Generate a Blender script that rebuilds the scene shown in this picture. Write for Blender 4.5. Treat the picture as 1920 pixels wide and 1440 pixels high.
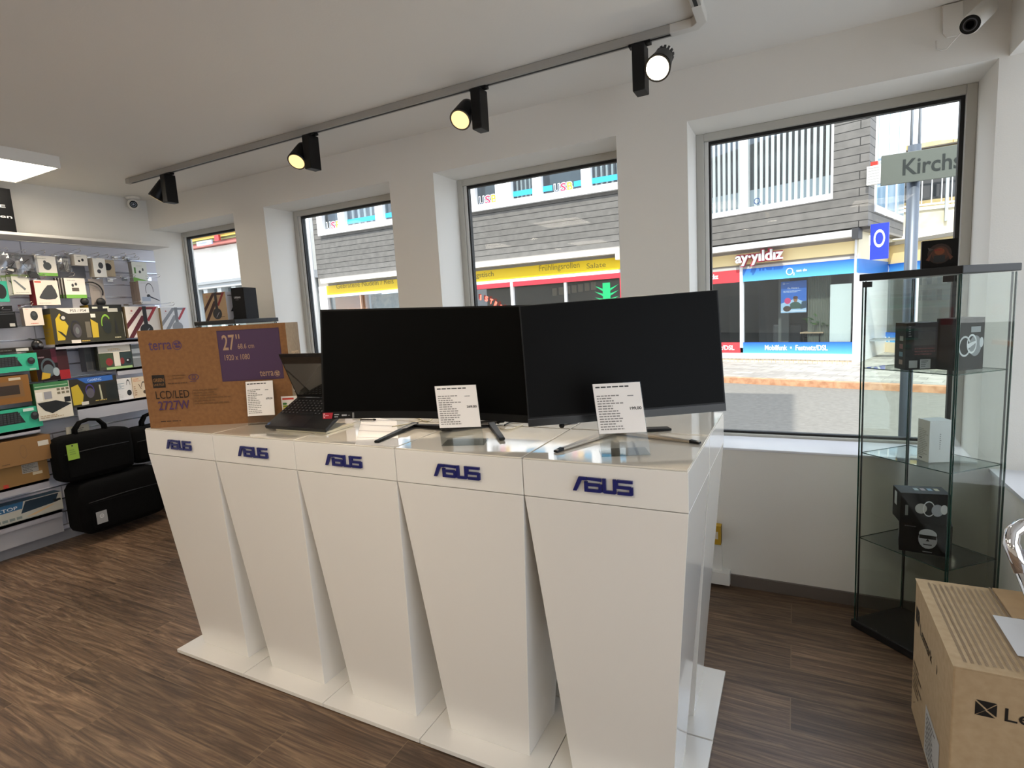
import bpy, math, random
from mathutils import Vector, Matrix
random.seed(7)
PI = math.pi
S = bpy.context.scene
COL = S.collection
for o in list(bpy.data.objects):
    bpy.data.objects.remove(o)

# ------------------------------------------------------------ camera
YAW, PITCH, ROLL, FPX, EYE = -0.47753831, 0.12971682, -0.05764556, 1030.4359, 1.5
cy, sy, cp, sp = math.cos(YAW), math.sin(YAW), math.cos(PITCH), math.sin(PITCH)
FWD = Vector((sy*cp, cy*cp, -sp)); RT0 = Vector((cy, -sy, 0)); UP0 = RT0.cross(FWD)
RT = RT0*math.cos(ROLL) + UP0*math.sin(ROLL); UP = -RT0*math.sin(ROLL) + UP0*math.cos(ROLL)
cd = bpy.data.cameras.new('camera'); cam = bpy.data.objects.new('camera', cd); COL.objects.link(cam)
cd.sensor_width = 36; cd.lens = FPX/1920*36; cd.clip_start = 0.05; cd.clip_end = 300
mt_ = Matrix((RT, UP, -FWD)).transposed().to_4x4(); mt_.translation = (0, 0, EYE); cam.matrix_world = mt_
S.camera = cam
def ray(x, y): return RT*((x-960)/FPX) + UP*(-(y-720)/FPX) + FWD
def onx(x, y, X): d = ray(x, y); return d*(X/d.x) + Vector((0, 0, EYE))
def ony(x, y, Y): d = ray(x, y); return d*(Y/d.y) + Vector((0, 0, EYE))
def onz(x, y, Z): d = ray(x, y); return d*((Z-EYE)/d.z) + Vector((0, 0, EYE))
def onp(x, y, P, N):
    d = ray(x, y); P = Vector(P)-Vector((0, 0, EYE)); return d*(P.dot(N)/d.dot(N)) + Vector((0, 0, EYE))

# ------------------------------------------------------------ view, sky, sun, ceiling light
S.view_settings.view_transform = 'Standard'; S.view_settings.look = 'None'
S.view_settings.exposure = 0.88; S.view_settings.gamma = 1.0
S.view_settings.use_curve_mapping = False
SKY_STRENGTH, SUN_STRENGTH, PANEL_E, SPOT_W, SPOT_HEAD_E = 1.5, 2.9, 6.2, 36.0, 6.0
W = bpy.data.worlds.new('sky'); S.world = W; W.use_nodes = True
nt = W.node_tree; nt.nodes.clear()
wo = nt.nodes.new('ShaderNodeOutputWorld'); bg = nt.nodes.new('ShaderNodeBackground'); bg.inputs[1].default_value = SKY_STRENGTH
tc = nt.nodes.new('ShaderNodeTexCoord'); no = nt.nodes.new('ShaderNodeTexNoise'); no.inputs['Scale'].default_value = 3.5; no.inputs['Detail'].default_value = 5
cr = nt.nodes.new('ShaderNodeValToRGB'); cr.color_ramp.elements[0].color = (.58, .74, 1, 1); cr.color_ramp.elements[1].color = (1, 1, 1, 1)
cr.color_ramp.elements[0].position = .38; cr.color_ramp.elements[1].position = .6
nt.links.new(tc.outputs['Generated'], no.inputs['Vector']); nt.links.new(no.outputs[0], cr.inputs[0])
nt.links.new(cr.outputs[0], bg.inputs[0]); nt.links.new(bg.outputs[0], wo.inputs[0])
sd = bpy.data.lights.new('sun', 'SUN'); sd.energy = SUN_STRENGTH; sd.angle = math.radians(.7); sd.color = (1, .96, .88)
sun = bpy.data.objects.new('sun', sd); COL.objects.link(sun)
SUN_DIR = Vector((0, 7.0, -8.6)).normalized()
sun.rotation_euler = SUN_DIR.to_track_quat('-Z', 'Y').to_euler(); sun.location = (2, -8, 14)

# ------------------------------------------------------------ helpers
def lin(h):
    h = h.lstrip('#'); c = [int(h[i:i+2], 16)/255 for i in (0, 2, 4)]
    return [(v/12.92 if v <= .04045 else ((v+.055)/1.055)**2.4) for v in c]
MATS = {}
def mat(h, rough=.5, metal=0, coat=0, emit=0, spec=.5, alpha=None):
    k = (h, rough, metal, coat, emit, spec, alpha)
    if k in MATS: return MATS[k]
    m = bpy.data.materials.new('paint_' + h.strip('#')); m.use_nodes = True
    b = m.node_tree.nodes['Principled BSDF']; c = lin(h)
    b.inputs['Base Color'].default_value = (*c, 1); b.inputs['Roughness'].default_value = rough
    b.inputs['Metallic'].default_value = metal; b.inputs['Coat Weight'].default_value = coat; b.inputs['Coat Roughness'].default_value = .05
    b.inputs['Specular IOR Level'].default_value = spec
    if emit: b.inputs['Emission Color'].default_value = (*c, 1); b.inputs['Emission Strength'].default_value = emit
    MATS[k] = m; return m
def nodes(name):
    m = bpy.data.materials.new(name); m.use_nodes = True; t = m.node_tree
    return m, t, t.nodes['Principled BSDF']
def clear_glass(name, tint='#ffffff', refl=1.0, rough=0.0, base=.0):
    m = bpy.data.materials.new(name); m.use_nodes = True; t = m.node_tree; t.nodes.clear()
    out = t.nodes.new('ShaderNodeOutputMaterial'); mx = t.nodes.new('ShaderNodeMixShader')
    tr = t.nodes.new('ShaderNodeBsdfTransparent'); tr.inputs[0].default_value = (*lin(tint), 1)
    gl = t.nodes.new('ShaderNodeBsdfGlossy'); gl.inputs['Roughness'].default_value = rough
    fr = t.nodes.new('ShaderNodeFresnel'); ge = t.nodes.new('ShaderNodeNewGeometry'); mr = t.nodes.new('ShaderNodeMapRange')
    mr.inputs[3].default_value = 1.5; mr.inputs[4].default_value = 1/1.5; t.links.new(ge.outputs['Backfacing'], mr.inputs[0]); t.links.new(mr.outputs[0], fr.inputs[0])
    mu = t.nodes.new('ShaderNodeMath'); mu.operation = 'MULTIPLY_ADD'; mu.inputs[1].default_value = refl; mu.inputs[2].default_value = base
    t.links.new(fr.outputs[0], mu.inputs[0]); t.links.new(mu.outputs[0], mx.inputs[0])
    t.links.new(tr.outputs[0], mx.inputs[1]); t.links.new(gl.outputs[0], mx.inputs[2]); t.links.new(mx.outputs[0], out.inputs[0])
    return m
def wall_paint(name, h, bump=.15, scale=180, rough=.75):
    m, t, b = nodes(name); b.inputs['Base Color'].default_value = (*lin(h), 1); b.inputs['Roughness'].default_value = rough
    n = t.nodes.new('ShaderNodeTexNoise'); n.inputs['Scale'].default_value = scale; tcn = t.nodes.new('ShaderNodeTexCoord')
    bp = t.nodes.new('ShaderNodeBump'); bp.inputs['Strength'].default_value = bump; bp.inputs['Distance'].default_value = .003
    t.links.new(tcn.outputs['Object'], n.inputs['Vector']); t.links.new(n.outputs[0], bp.inputs['Height']); t.links.new(bp.outputs[0], b.inputs['Normal'])
    return m
def noisy(name, h1, h2, scale=8, rough=.6, stretch=(1, 1, 1), lo=.35, hi=.65, bump=0, detail=6):
    m, t, b = nodes(name); b.inputs['Roughness'].default_value = rough
    tcn = t.nodes.new('ShaderNodeTexCoord'); mp = t.nodes.new('ShaderNodeMapping'); mp.inputs['Scale'].default_value = stretch
    n = t.nodes.new('ShaderNodeTexNoise'); n.inputs['Scale'].default_value = scale; n.inputs['Detail'].default_value = detail
    c = t.nodes.new('ShaderNodeValToRGB'); c.color_ramp.elements[0].position = lo; c.color_ramp.elements[1].position = hi
    c.color_ramp.elements[0].color = (*lin(h1), 1); c.color_ramp.elements[1].color = (*lin(h2), 1)
    t.links.new(tcn.outputs['Object'], mp.inputs[0]); t.links.new(mp.outputs[0], n.inputs['Vector']); t.links.new(n.outputs[0], c.inputs[0]); t.links.new(c.outputs[0], b.inputs['Base Color'])
    if bump:
        bp = t.nodes.new('ShaderNodeBump'); bp.inputs['Strength'].default_value = bump; bp.inputs['Distance'].default_value = .01
        t.links.new(n.outputs[0], bp.inputs['Height']); t.links.new(bp.outputs[0], b.inputs['Normal'])
    return m
def bricky(name, h1, h2, hm, bw, rh, mortar, plane='xz', rough=.7, offset=.5, noise=.12):
    m, t, b = nodes(name); b.inputs['Roughness'].default_value = rough
    tcn = t.nodes.new('ShaderNodeTexCoord'); sx = t.nodes.new('ShaderNodeSeparateXYZ'); cb = t.nodes.new('ShaderNodeCombineXYZ')
    br = t.nodes.new('ShaderNodeTexBrick'); br.inputs['Scale'].default_value = 1; br.offset = offset
    br.inputs['Color1'].default_value = (*lin(h1), 1); br.inputs['Color2'].default_value = (*lin(h2), 1); br.inputs['Mortar'].default_value = (*lin(hm), 1)
    br.inputs['Brick Width'].default_value = bw; br.inputs['Row Height'].default_value = rh; br.inputs['Mortar Size'].default_value = mortar
    n = t.nodes.new('ShaderNodeTexNoise'); n.inputs['Scale'].default_value = 6; n.inputs['Detail'].default_value = 8
    mx = t.nodes.new('ShaderNodeMix'); mx.data_type = 'RGBA'; mx.blend_type = 'OVERLAY'; mx.inputs[0].default_value = noise*4
    t.links.new(tcn.outputs['Object'], sx.inputs[0]); t.links.new(sx.outputs[0 if plane[0] == 'x' else 1], cb.inputs[0]); t.links.new(sx.outputs[{'x': 0, 'y': 1, 'z': 2}[plane[1]]], cb.inputs[1])
    t.links.new(cb.outputs[0], br.inputs['Vector']); t.links.new(tcn.outputs['Object'], n.inputs['Vector'])
    t.links.new(br.outputs[0], mx.inputs[6]); t.links.new(n.outputs[0], mx.inputs[7]); t.links.new(mx.outputs[2], b.inputs['Base Color'])
    return m
TEXT_CACHE = {}
def text_mesh(s, offset=0.0):
    k = (s, offset)
    if k in TEXT_CACHE: return TEXT_CACHE[k]
    cu = bpy.data.curves.new('lettering', 'FONT'); cu.body = s; cu.offset = offset; cu.resolution_u = 3
    o = bpy.data.objects.new('lettering', cu); COL.objects.link(o)
    dg = bpy.context.evaluated_depsgraph_get(); me = bpy.data.meshes.new_from_object(o.evaluated_get(dg))
    vs = [tuple(v.co) for v in me.vertices]; fs = [tuple(p.vertices) for p in me.polygons]
    bpy.data.objects.remove(o); bpy.data.meshes.remove(me)
    xs = [v[0] for v in vs] or [0]; ys = [v[1] for v in vs] or [0]
    TEXT_CACHE[k] = (vs, fs, min(xs), max(xs), min(ys), max(ys)); return TEXT_CACHE[k]

class MB:
    def __init__(s): s.V = []; s.F = []; s.M = []; s.mats = []; s.sm = []
    def mi(s, m):
        if isinstance(m, str): m = mat(m)
        if m not in s.mats: s.mats.append(m)
        return s.mats.index(m)
    def add(s, vs, fs, m, smooth=False):
        i = s.mi(m); n = len(s.V); s.V += [tuple(v) for v in vs]
        for f in fs: s.F.append(tuple(n+a for a in f)); s.M.append(i); s.sm.append(smooth)
        return s
    def box(s, x0, x1, y0, y1, z0, z1, m):
        return s.add([(x0, y0, z0), (x1, y0, z0), (x1, y1, z0), (x0, y1, z0), (x0, y0, z1), (x1, y0, z1), (x1, y1, z1), (x0, y1, z1)],
            [(0, 3, 2, 1), (4, 5, 6, 7), (0, 1, 5, 4), (1, 2, 6, 5), (2, 3, 7, 6), (3, 0, 4, 7)], m)
    def frus(s, b, t, m):   # b,t: (x0,x1,y0,y1,z)
        q = lambda r: [(r[0], r[2], r[4]), (r[1], r[2], r[4]), (r[1], r[3], r[4]), (r[0], r[3], r[4])]
        return s.add(q(b)+q(t), [(0, 3, 2, 1), (4, 5, 6, 7), (0, 1, 5, 4), (1, 2, 6, 5), (2, 3, 7, 6), (3, 0, 4, 7)], m)
    def obox(s, O, a, b, c, m):
        O, a, b, c = map(Vector, (O, a, b, c))
        vs = [O, O+a, O+a+b, O+b, O+c, O+a+c, O+a+b+c, O+b+c]
        fs = [(0, 3, 2, 1), (4, 5, 6, 7), (0, 1, 5, 4), (1, 2, 6, 5), (2, 3, 7, 6), (3, 0, 4, 7)]
        if a.cross(b).dot(c) < 0: fs = [f[::-1] for f in fs]
        return s.add(vs, fs, m)
    def poly(s, pts, m): return s.add(pts, [tuple(range(len(pts)))], m)
    def prism(s, pts, ext, m):
        n = len(pts); e = Vector(ext); P = [Vector(p) for p in pts]
        nn = (P[1]-P[0]).cross(P[2]-P[1])
        fs = [tuple(range(n))[::-1], tuple(range(n, 2*n))] + [(i, (i+1) % n, n+(i+1) % n, n+i) for i in range(n)]
        if nn.dot(e) < 0: fs = [f[::-1] for f in fs]
        return s.add(P+[p+e for p in P], fs, m)
    def tube(s, path, r, m, seg=8, close=False):
        P = [Vector(p) for p in path]; n = len(P); vs = []; prev = None
        rr = r if isinstance(r, (list, tuple)) else [r]*n
        for i in range(n):
            if close: d = P[(i+1) % n]-P[i-1]
            else: d = P[min(i+1, n-1)]-P[max(i-1, 0)]
            d.normalize()
            if prev is None: u = d.orthogonal().normalized()
            else: u = (prev-d*prev.dot(d)).normalized()
            prev = u; v = d.cross(u)
            for k in range(seg):
                a = 2*PI*k/seg; vs.append(P[i]+(u*math.cos(a)+v*math.sin(a))*rr[i])
        fs = []
        for i in range(n if close else n-1):
            j = (i+1) % n
            for k in range(seg): k2 = (k+1) % seg; fs.append((i*seg+k, i*seg+k2, j*seg+k2, j*seg+k))
        if not close: fs += [tuple(range(seg))[::-1], tuple(range((n-1)*seg, n*seg))]
        return s.add(vs, fs, m, True)
    def cyl(s, a, b, r0, r1, m, seg=20): return s.tube([a, b], [r0, r1], m, seg)
    def ell(s, c, u, v, m, seg=18, a0=0, a1=2*PI):
        c, u, v = Vector(c), Vector(u), Vector(v)
        return s.poly([c+u*math.cos(a0+(a1-a0)*k/seg)+v*math.sin(a0+(a1-a0)*k/seg) for k in range(seg)], m)
    def ring(s, c, u, v, wd, m, seg=20, a0=0, a1=2*PI):
        c, u, v = Vector(c), Vector(u), Vector(v); vs = []; fs = []
        for k in range(seg+1):
            a = a0+(a1-a0)*k/seg; d = u*math.cos(a)+v*math.sin(a); vs += [c+d, c+d*(1-wd)]
        for k in range(seg): fs.append((2*k+1, 2*k, 2*k+2, 2*k+3))
        return s.add(vs, fs, m)
    def text(s, st, O, u, v, m, h=None, w=None, align='l', bold=0.0, depth=None):
        vs, fs, x0, x1, y0, y1 = text_mesh(st, bold)
        if not vs: return s
        O, u, v = Vector(O), Vector(u).normalized(), Vector(v).normalized()
        sc = h/.7; sx = sc if w is None else w/(x1-x0)
        off = {'l': x0, 'c': (x0+x1)/2, 'r': x1}[align]
        pts = [O+u*((p[0]-off)*sx)+v*(p[1]*sc) for p in vs]
        s.add(pts, fs, m)
        if depth:
            nrm = u.cross(v)*depth; top = [p+nrm for p in pts]; s.add(top, fs, m)
            from collections import Counter
            ec = Counter()
            for f in fs:
                for a, b in zip(f, f[1:]+f[:1]): ec[(a, b)] += 1
            for (a, b) in list(ec):
                if (b, a) not in ec: s.add([pts[a], pts[b], top[b], top[a]], [(0, 1, 2, 3)], m)
        return s
    def sphere(s, c, r, m, seg=16, rings=10, sc=(1, 1, 1), z0=-1.0):
        vs = []; fs = []
        for i in range(rings+1):
            a = PI*i/rings
            for k in range(seg):
                b = 2*PI*k/seg; z = max(math.cos(a), z0)
                vs.append((c[0]+r*sc[0]*math.sin(a)*math.cos(b), c[1]+r*sc[1]*math.sin(a)*math.sin(b), c[2]+r*sc[2]*z))
        for i in range(rings):
            for k in range(seg): k2 = (k+1) % seg; fs.append((i*seg+k, (i+1)*seg+k, (i+1)*seg+k2, i*seg+k2))
        return s.add(vs, fs, m, True)
    def build(s, name, parent=None, bevel=0, loc=None, rotz=0, bseg=2):
        me = bpy.data.meshes.new(name); me.from_pydata(s.V, [], s.F)
        for m in s.mats: me.materials.append(m)
        me.polygons.foreach_set('material_index', s.M); me.polygons.foreach_set('use_smooth', s.sm); me.update()
        o = bpy.data.objects.new(name, me); COL.objects.link(o)
        if parent is not None: o.parent = parent
        if loc is not None: o.location = loc
        o.rotation_euler.z = rotz
        if bevel:
            b = o.modifiers.new('bevel', 'BEVEL'); b.width = bevel; b.segments = bseg; b.limit_method = 'ANGLE'; b.angle_limit = math.radians(40)
            b.harden_normals = False
        return o
def tag(o, label=None, cat=None, group=None, kind=None):
    if label: o['label'] = label
    if cat: o['category'] = cat
    if group: o['group'] = group
    if kind: o['kind'] = kind
    return o
def thing(name, label, cat, loc=(0, 0, 0), rotz=0, group=None, kind=None):
    o = bpy.data.objects.new(name, None); COL.objects.link(o); o.empty_display_size = .05
    o.location = loc; o.rotation_euler = (0, 0, rotz); return tag(o, label, cat, group, kind)
def copy_thing(src, loc, rotz, label):
    c = src.copy(); COL.objects.link(c); c.location = loc; c.rotation_euler = (0, 0, rotz); c['label'] = label
    for ch in list(src.children):
        d = ch.copy(); COL.objects.link(d); d.parent = c
        for g in list(ch.children):
            e = g.copy(); COL.objects.link(e); e.parent = d
    return c

# art on a flat face: O = lower-left corner, U,V = full edge vectors; N = outward
def art(mb, O, U, V, items):
    O, U, V = Vector(O), Vector(U), Vector(V); N = U.cross(V).normalized(); k = 0
    for it in items:
        k += 1; e = N*(.0004+.00012*k); P = lambda u, v: O+U*u+V*v+e
        t = it[0]; c = it[6] if t == 'g' else it[-1]
        if isinstance(c, str): c = mat(c, .45)
        if t == 'r': u0, v0, u1, v1 = it[1:5]; mb.poly([P(u0, v0), P(u1, v0), P(u1, v1), P(u0, v1)], c)
        elif t == 'p': mb.poly([P(*q) for q in it[1]], c)
        elif t == 'e': mb.ell(P(it[1], it[2]), U*it[3], V*it[4], c)
        elif t == 'g': mb.ring(P(it[1], it[2]), U*it[3], V*it[4], it[5], c, a0=it[7] if len(it) > 7 else 0, a1=it[8] if len(it) > 8 else 2*PI)
        elif t == 't': mb.text(it[1], P(it[2], it[3]), U, V, c, h=it[4]*V.length, w=(it[5]*U.length if it[5] else None), align=it[6], bold=it[7] if len(it) > 8 else .0)
        elif t == 'l':   # block of faint text lines: u0,v0,u1,v1,n
            u0, v0, u1, v1, n = it[1:6]; rnd = random.Random(int(u0*1000+v1*777+n))
            for i in range(n):
                v = v1-(v1-v0)*(i+.5)/n; h = (v1-v0)/n*.22; L = u0+(u1-u0)*rnd.uniform(.5, 1)
                u = u0
                while u < L:
                    w_ = (u1-u0)*rnd.uniform(.05, .16); mb.poly([P(u, v-h), P(min(u+w_, L), v-h), P(min(u+w_, L), v+h), P(u, v+h)], c); u += w_+(u1-u0)*.025

# ------------------------------------------------------------ shared materials
M_WALL = wall_paint('white_wall_paint', '#e9e5de')
M_CEIL = wall_paint('white_ceiling_paint', '#e6e2db', .1, 120)
M_GLOSSW = mat('#ece8e2', .22, 0, .6); M_GLOSSW.name = 'white_gloss_laminate'
M_FRAME = mat('#bdbab2', .45); M_BLACK = mat('#0c0c0d', .45); M_GASKET = mat('#08080a', .5)
M_GLASS = clear_glass('window_glass', '#fdfefd', .22, 0, .0)
M_CABG = clear_glass('cabinet_glass', '#f9fcfa', .7, 0, .0)
M_EDGE = mat('#1d4038', .1, 0, .5)
M_ACRYL = clear_glass('clear_acrylic', '#eef0f0', .5, .02, .02)
M_CHROME = mat('#e8e8ea', .06, 1.0)
M_STEEL = mat('#b9bbc0', .25, 1.0)
M_BLKP = mat('#040405', .42, 0, 0, 0, .3)
M_TRACK = mat('#a8a49d', .4, .1)
M_CARD = noisy('brown_cardboard', '#7d5430', '#8a6038', 60, .8, lo=.3, hi=.7)
M_CARD2 = noisy('pale_cardboard', '#b49a76', '#c0a683', 40, .8, lo=.3, hi=.7)
M_FABRIC = noisy('black_bag_fabric', '#030304', '#070708', 300, .9, bump=.4); M_FABRIC.node_tree.nodes['Principled BSDF'].inputs['Specular IOR Level'].default_value = .15

# ------------------------------------------------------------ setting
def floor_material():
    m, t, b = nodes('wood_plank_floor'); N = t.nodes; L = t.links
    tcn = N.new('ShaderNodeTexCoord'); br = N.new('ShaderNodeTexBrick'); br.offset = .37; br.offset_frequency = 2
    br.inputs['Scale'].default_value = 1; br.inputs['Brick Width'].default_value = 1.22; br.inputs['Row Height'].default_value = .178
    br.inputs['Mortar Size'].default_value = .0016; br.inputs['Mortar Smooth'].default_value = .1; br.inputs['Bias'].default_value = 0
    br.inputs['Color1'].default_value = (0, 0, 0, 1); br.inputs['Color2'].default_value = (1, 1, 1, 1); br.inputs['Mortar'].default_value = (.4, .4, .4, 1)
    L.new(tcn.outputs['Object'], br.inputs['Vector'])
    # each board shifts the grain pattern
    sc = N.new('ShaderNodeVectorMath'); sc.operation = 'SCALE'; sc.inputs['Scale'].default_value = 37.0; L.new(br.outputs['Color'], sc.inputs[0])
    ad = N.new('ShaderNodeVectorMath'); ad.operation = 'ADD'; L.new(tcn.outputs['Object'], ad.inputs[0]); L.new(sc.outputs[0], ad.inputs[1])
    mp = N.new('ShaderNodeMapping'); mp.inputs['Scale'].default_value = (.55, 7.5, 1); L.new(ad.outputs[0], mp.inputs[0])
    n1 = N.new('ShaderNodeTexNoise'); n1.inputs['Scale'].default_value = 3.0; n1.inputs['Detail'].default_value = 8; n1.inputs['Roughness'].default_value = .62; n1.inputs['Distortion'].default_value = 2.6
    L.new(mp.outputs[0], n1.inputs['Vector'])
    mp2 = N.new('ShaderNodeMapping'); mp2.inputs['Scale'].default_value = (1.2, 70, 1); L.new(ad.outputs[0], mp2.inputs[0])
    n2 = N.new('ShaderNodeTexNoise'); n2.inputs['Scale'].default_value = 2.2; n2.inputs['Detail'].default_value = 4; L.new(mp2.outputs[0], n2.inputs['Vector'])
    r1 = N.new('ShaderNodeValToRGB'); r1.color_ramp.elements[0].position = .3; r1.color_ramp.elements[1].position = .72
    r1.color_ramp.elements[0].color = (*lin('#45362a'), 1); r1.color_ramp.elements[1].color = (*lin('#967c62'), 1)
    e = r1.color_ramp.elements.new(.5); e.color = (*lin('#695240'), 1)
    L.new(n1.outputs[0], r1.inputs[0])
    m1 = N.new('ShaderNodeMix'); m1.data_type = 'RGBA'; m1.blend_type = 'OVERLAY'; m1.inputs[0].default_value = .55
    L.new(r1.outputs[0], m1.inputs[6]); L.new(n2.outputs[0], m1.inputs[7])
    sepc = N.new('ShaderNodeSeparateColor'); L.new(br.outputs['Color'], sepc.inputs[0])
    mr = N.new('ShaderNodeMapRange'); mr.inputs[3].default_value = .74; mr.inputs[4].default_value = 1.12; L.new(sepc.outputs[0], mr.inputs[0])
    m2 = N.new('ShaderNodeVectorMath'); m2.operation = 'SCALE'; L.new(m1.outputs[2], m2.inputs[0]); L.new(mr.outputs[0], m2.inputs['Scale'])
    m3 = N.new('ShaderNodeMix'); m3.data_type = 'RGBA'; L.new(br.outputs['Fac'], m3.inputs[0]); L.new(m2.outputs[0], m3.inputs[6]); m3.inputs[7].default_value = (*lin('#7c6750'), 1)
    L.new(m3.outputs[2], b.inputs['Base Color'])
    b.inputs['Roughness'].default_value = .42
    bp = N.new('ShaderNodeBump'); bp.inputs['Strength'].default_value = .25; bp.inputs['Distance'].default_value = .002; L.new(n2.outputs[0], bp.inputs['Height']); L.new(bp.outputs[0], b.inputs['Normal'])
    return m
CEIL = 2.623; XL = -4.95; YW = 2.95; YO = 3.32; XR = .76; ZH = 2.38; ZS = .735
def struct(name, mb, **k): return tag(mb.build(name, **k), kind='structure')
struct('floor', MB().box(XL-.1, 1.9, -4.1, YO-.05, -.1, 0, floor_material()))
struct('ceiling', MB().box(XL-.1, 1.9, -4.1, YO, CEIL, CEIL+.12, M_CEIL))
WIN = [(XL+.0, -3.864), (-3.521, -2.335), (-1.991, -.833), (-.476, .71)]
b = MB(); b.box(XL, 1.1, YW, YO, ZH, CEIL, M_WALL); b.box(XL, 1.1, YW, YO, 0, ZS, M_WALL)
xs = [-3.864, -3.521, -2.335, -1.991, -.833, -.476, .71, 1.1]
for i in range(0, 8, 2): b.box(xs[i], xs[i+1], YW, YO, ZS, ZH, M_WALL)
struct('wall_back', b)
struct('wall_left', MB().box(XL-.25, XL, -4.1, YO, 0, CEIL, M_WALL))
struct('wall_behind', MB().box(XL, 1.8, -4.1, -4, 0, CEIL, M_WALL))
# right wall: short leg beside the show window with an opening, then the room widens
b = MB(); b.box(XR, 1.1, 1.6, YW, 0, .705, M_WALL); b.box(XR-.02, 1.1, 1.6, YW, ZH, CEIL, M_WALL); b.box(XR, 1.1, 1.6, 1.75, .705, ZH, M_WALL)
b.box(1.1, 1.9, 1.6, 1.7, 0, CEIL, M_WALL)
b.box(1.8, 1.9, -4.1, 1.6, 0, .1, M_WALL); b.box(1.8, 1.9, -4.1, 1.6, ZH, CEIL, M_WALL); b.box(1.8, 1.9, -4.1, -2.2, .1, ZH, M_WALL); b.box(1.8, 1.9, 1.2, 1.6, .1, ZH, M_WALL)
struct('wall_right', b)
M_SILL = mat('#e9e9ee', .3, 0, .3)
for i, (x0, x1) in enumerate(WIN):
    w = thing('window_%d' % (i+1), None, None, ((x0+x1)/2, 3.22, ZS), kind='structure'); h = (x1-x0)/2; H = ZH-ZS
    f = MB(); fw = .04
    L0 = .02 if i == 0 else fw
    f.box(-h, -h+L0, 0, .08, 0, H, M_FRAME); f.box(h-fw, h, 0, .08, 0, H, M_FRAME); f.box(-h+L0, h-fw, 0, .08, H-fw, H, M_FRAME); f.box(-h+L0, h-fw, 0, .08, 0, .025, M_FRAME)
    f.box(-h+L0, -h+L0+.022, .012, .07, .025, H-fw, mat('#d7d6d2', .4))
    f.build('window_frame', w, bevel=.003)
    g = MB(); a = -h+L0+.022; c = h-fw; z0, z1 = .025, H-fw
    g.box(a, a+.011, .02, .05, z0, z1, M_GASKET); g.box(c-.016, c, .02, .05, z0, z1, M_GASKET); g.box(a+.011, c-.016, .02, .05, z1-.016, z1, M_GASKET); g.box(a+.011, c-.016, .02, .05, z0, z0+.012, M_GASKET)
    g.build('gasket', w)
    MB().box(a+.011, c-.016, .030, .036, z0+.012, z1-.016, M_GLASS).build('pane', w)
    MB().box(-h, h, -.275, 0, .0, .012, M_SILL).build('window_sill', w, bevel=.003)
# corner window in the right wall
w = thing('window_5', None, None, (1.02, 2.35, .705), kind='structure')
f = MB(); f.box(0, .07, -.6, -.55, 0, 1.675, M_FRAME); f.box(0, .07, .55, .6, 0, 1.675, M_FRAME); f.box(0, .07, -.55, .55, 1.63, 1.675, M_FRAME); f.box(0, .07, -.55, .55, 0, .04, M_FRAME); f.build('window_frame', w)
MB().box(.03, .036, -.55, .55, .04, 1.63, M_GLASS).build('pane', w); MB().box(-.27, 0, -.6, .6, 0, .014, M_SILL).build('window_sill', w)
w = thing('window_6', None, None, (1.8, -.5, .1), kind='structure')  # unseen window, enlarged and moved closer for more daylight from the right
f = MB()
for y in (-1.7, 0, 1.65): f.box(.02, .08, y, y+.05, 0, 2.28, M_FRAME)
f.box(.02, .08, -1.7, 1.7, 2.23, 2.28, M_FRAME); f.box(.02, .08, -1.7, 1.7, 0, .05, M_FRAME); f.build('window_frame', w)
MB().box(.045, .051, -1.65, 1.65, .05, 2.23, M_GLASS).build('pane', w)
M_SKIRT = mat('#6b625c', .5)
bb = onz(1371, 1092, 0)
struct('baseboard_back', MB().box(bb.x, XR, YW-.014, YW, 0, .062, M_SKIRT))
struct('trim_1', MB().box(-4.6, bb.x, YW-.06, YW, .02, .085, mat('#e6e4df', .4)).box(bb.x-.09, bb.x-.04, YW-.03, YW, .085, .24, mat('#e6e4df', .4)))
struct('baseboard_right', MB().box(XR-.014, XR, 1.6, YW-.014, 0, .062, M_SKIRT))
# storey above the shop (the sun's shadow on the street comes from its edge)
struct('wall_upper', MB().box(-14, .013, -6, YO+.05, CEIL+.12, 8.45, mat('#cfc9bf', .8)))
struct('wall_outer', MB().box(-14, XL-.25, -6, YO-.02, -.3, CEIL+.12, mat('#cfc9bf', .8)))

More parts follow.
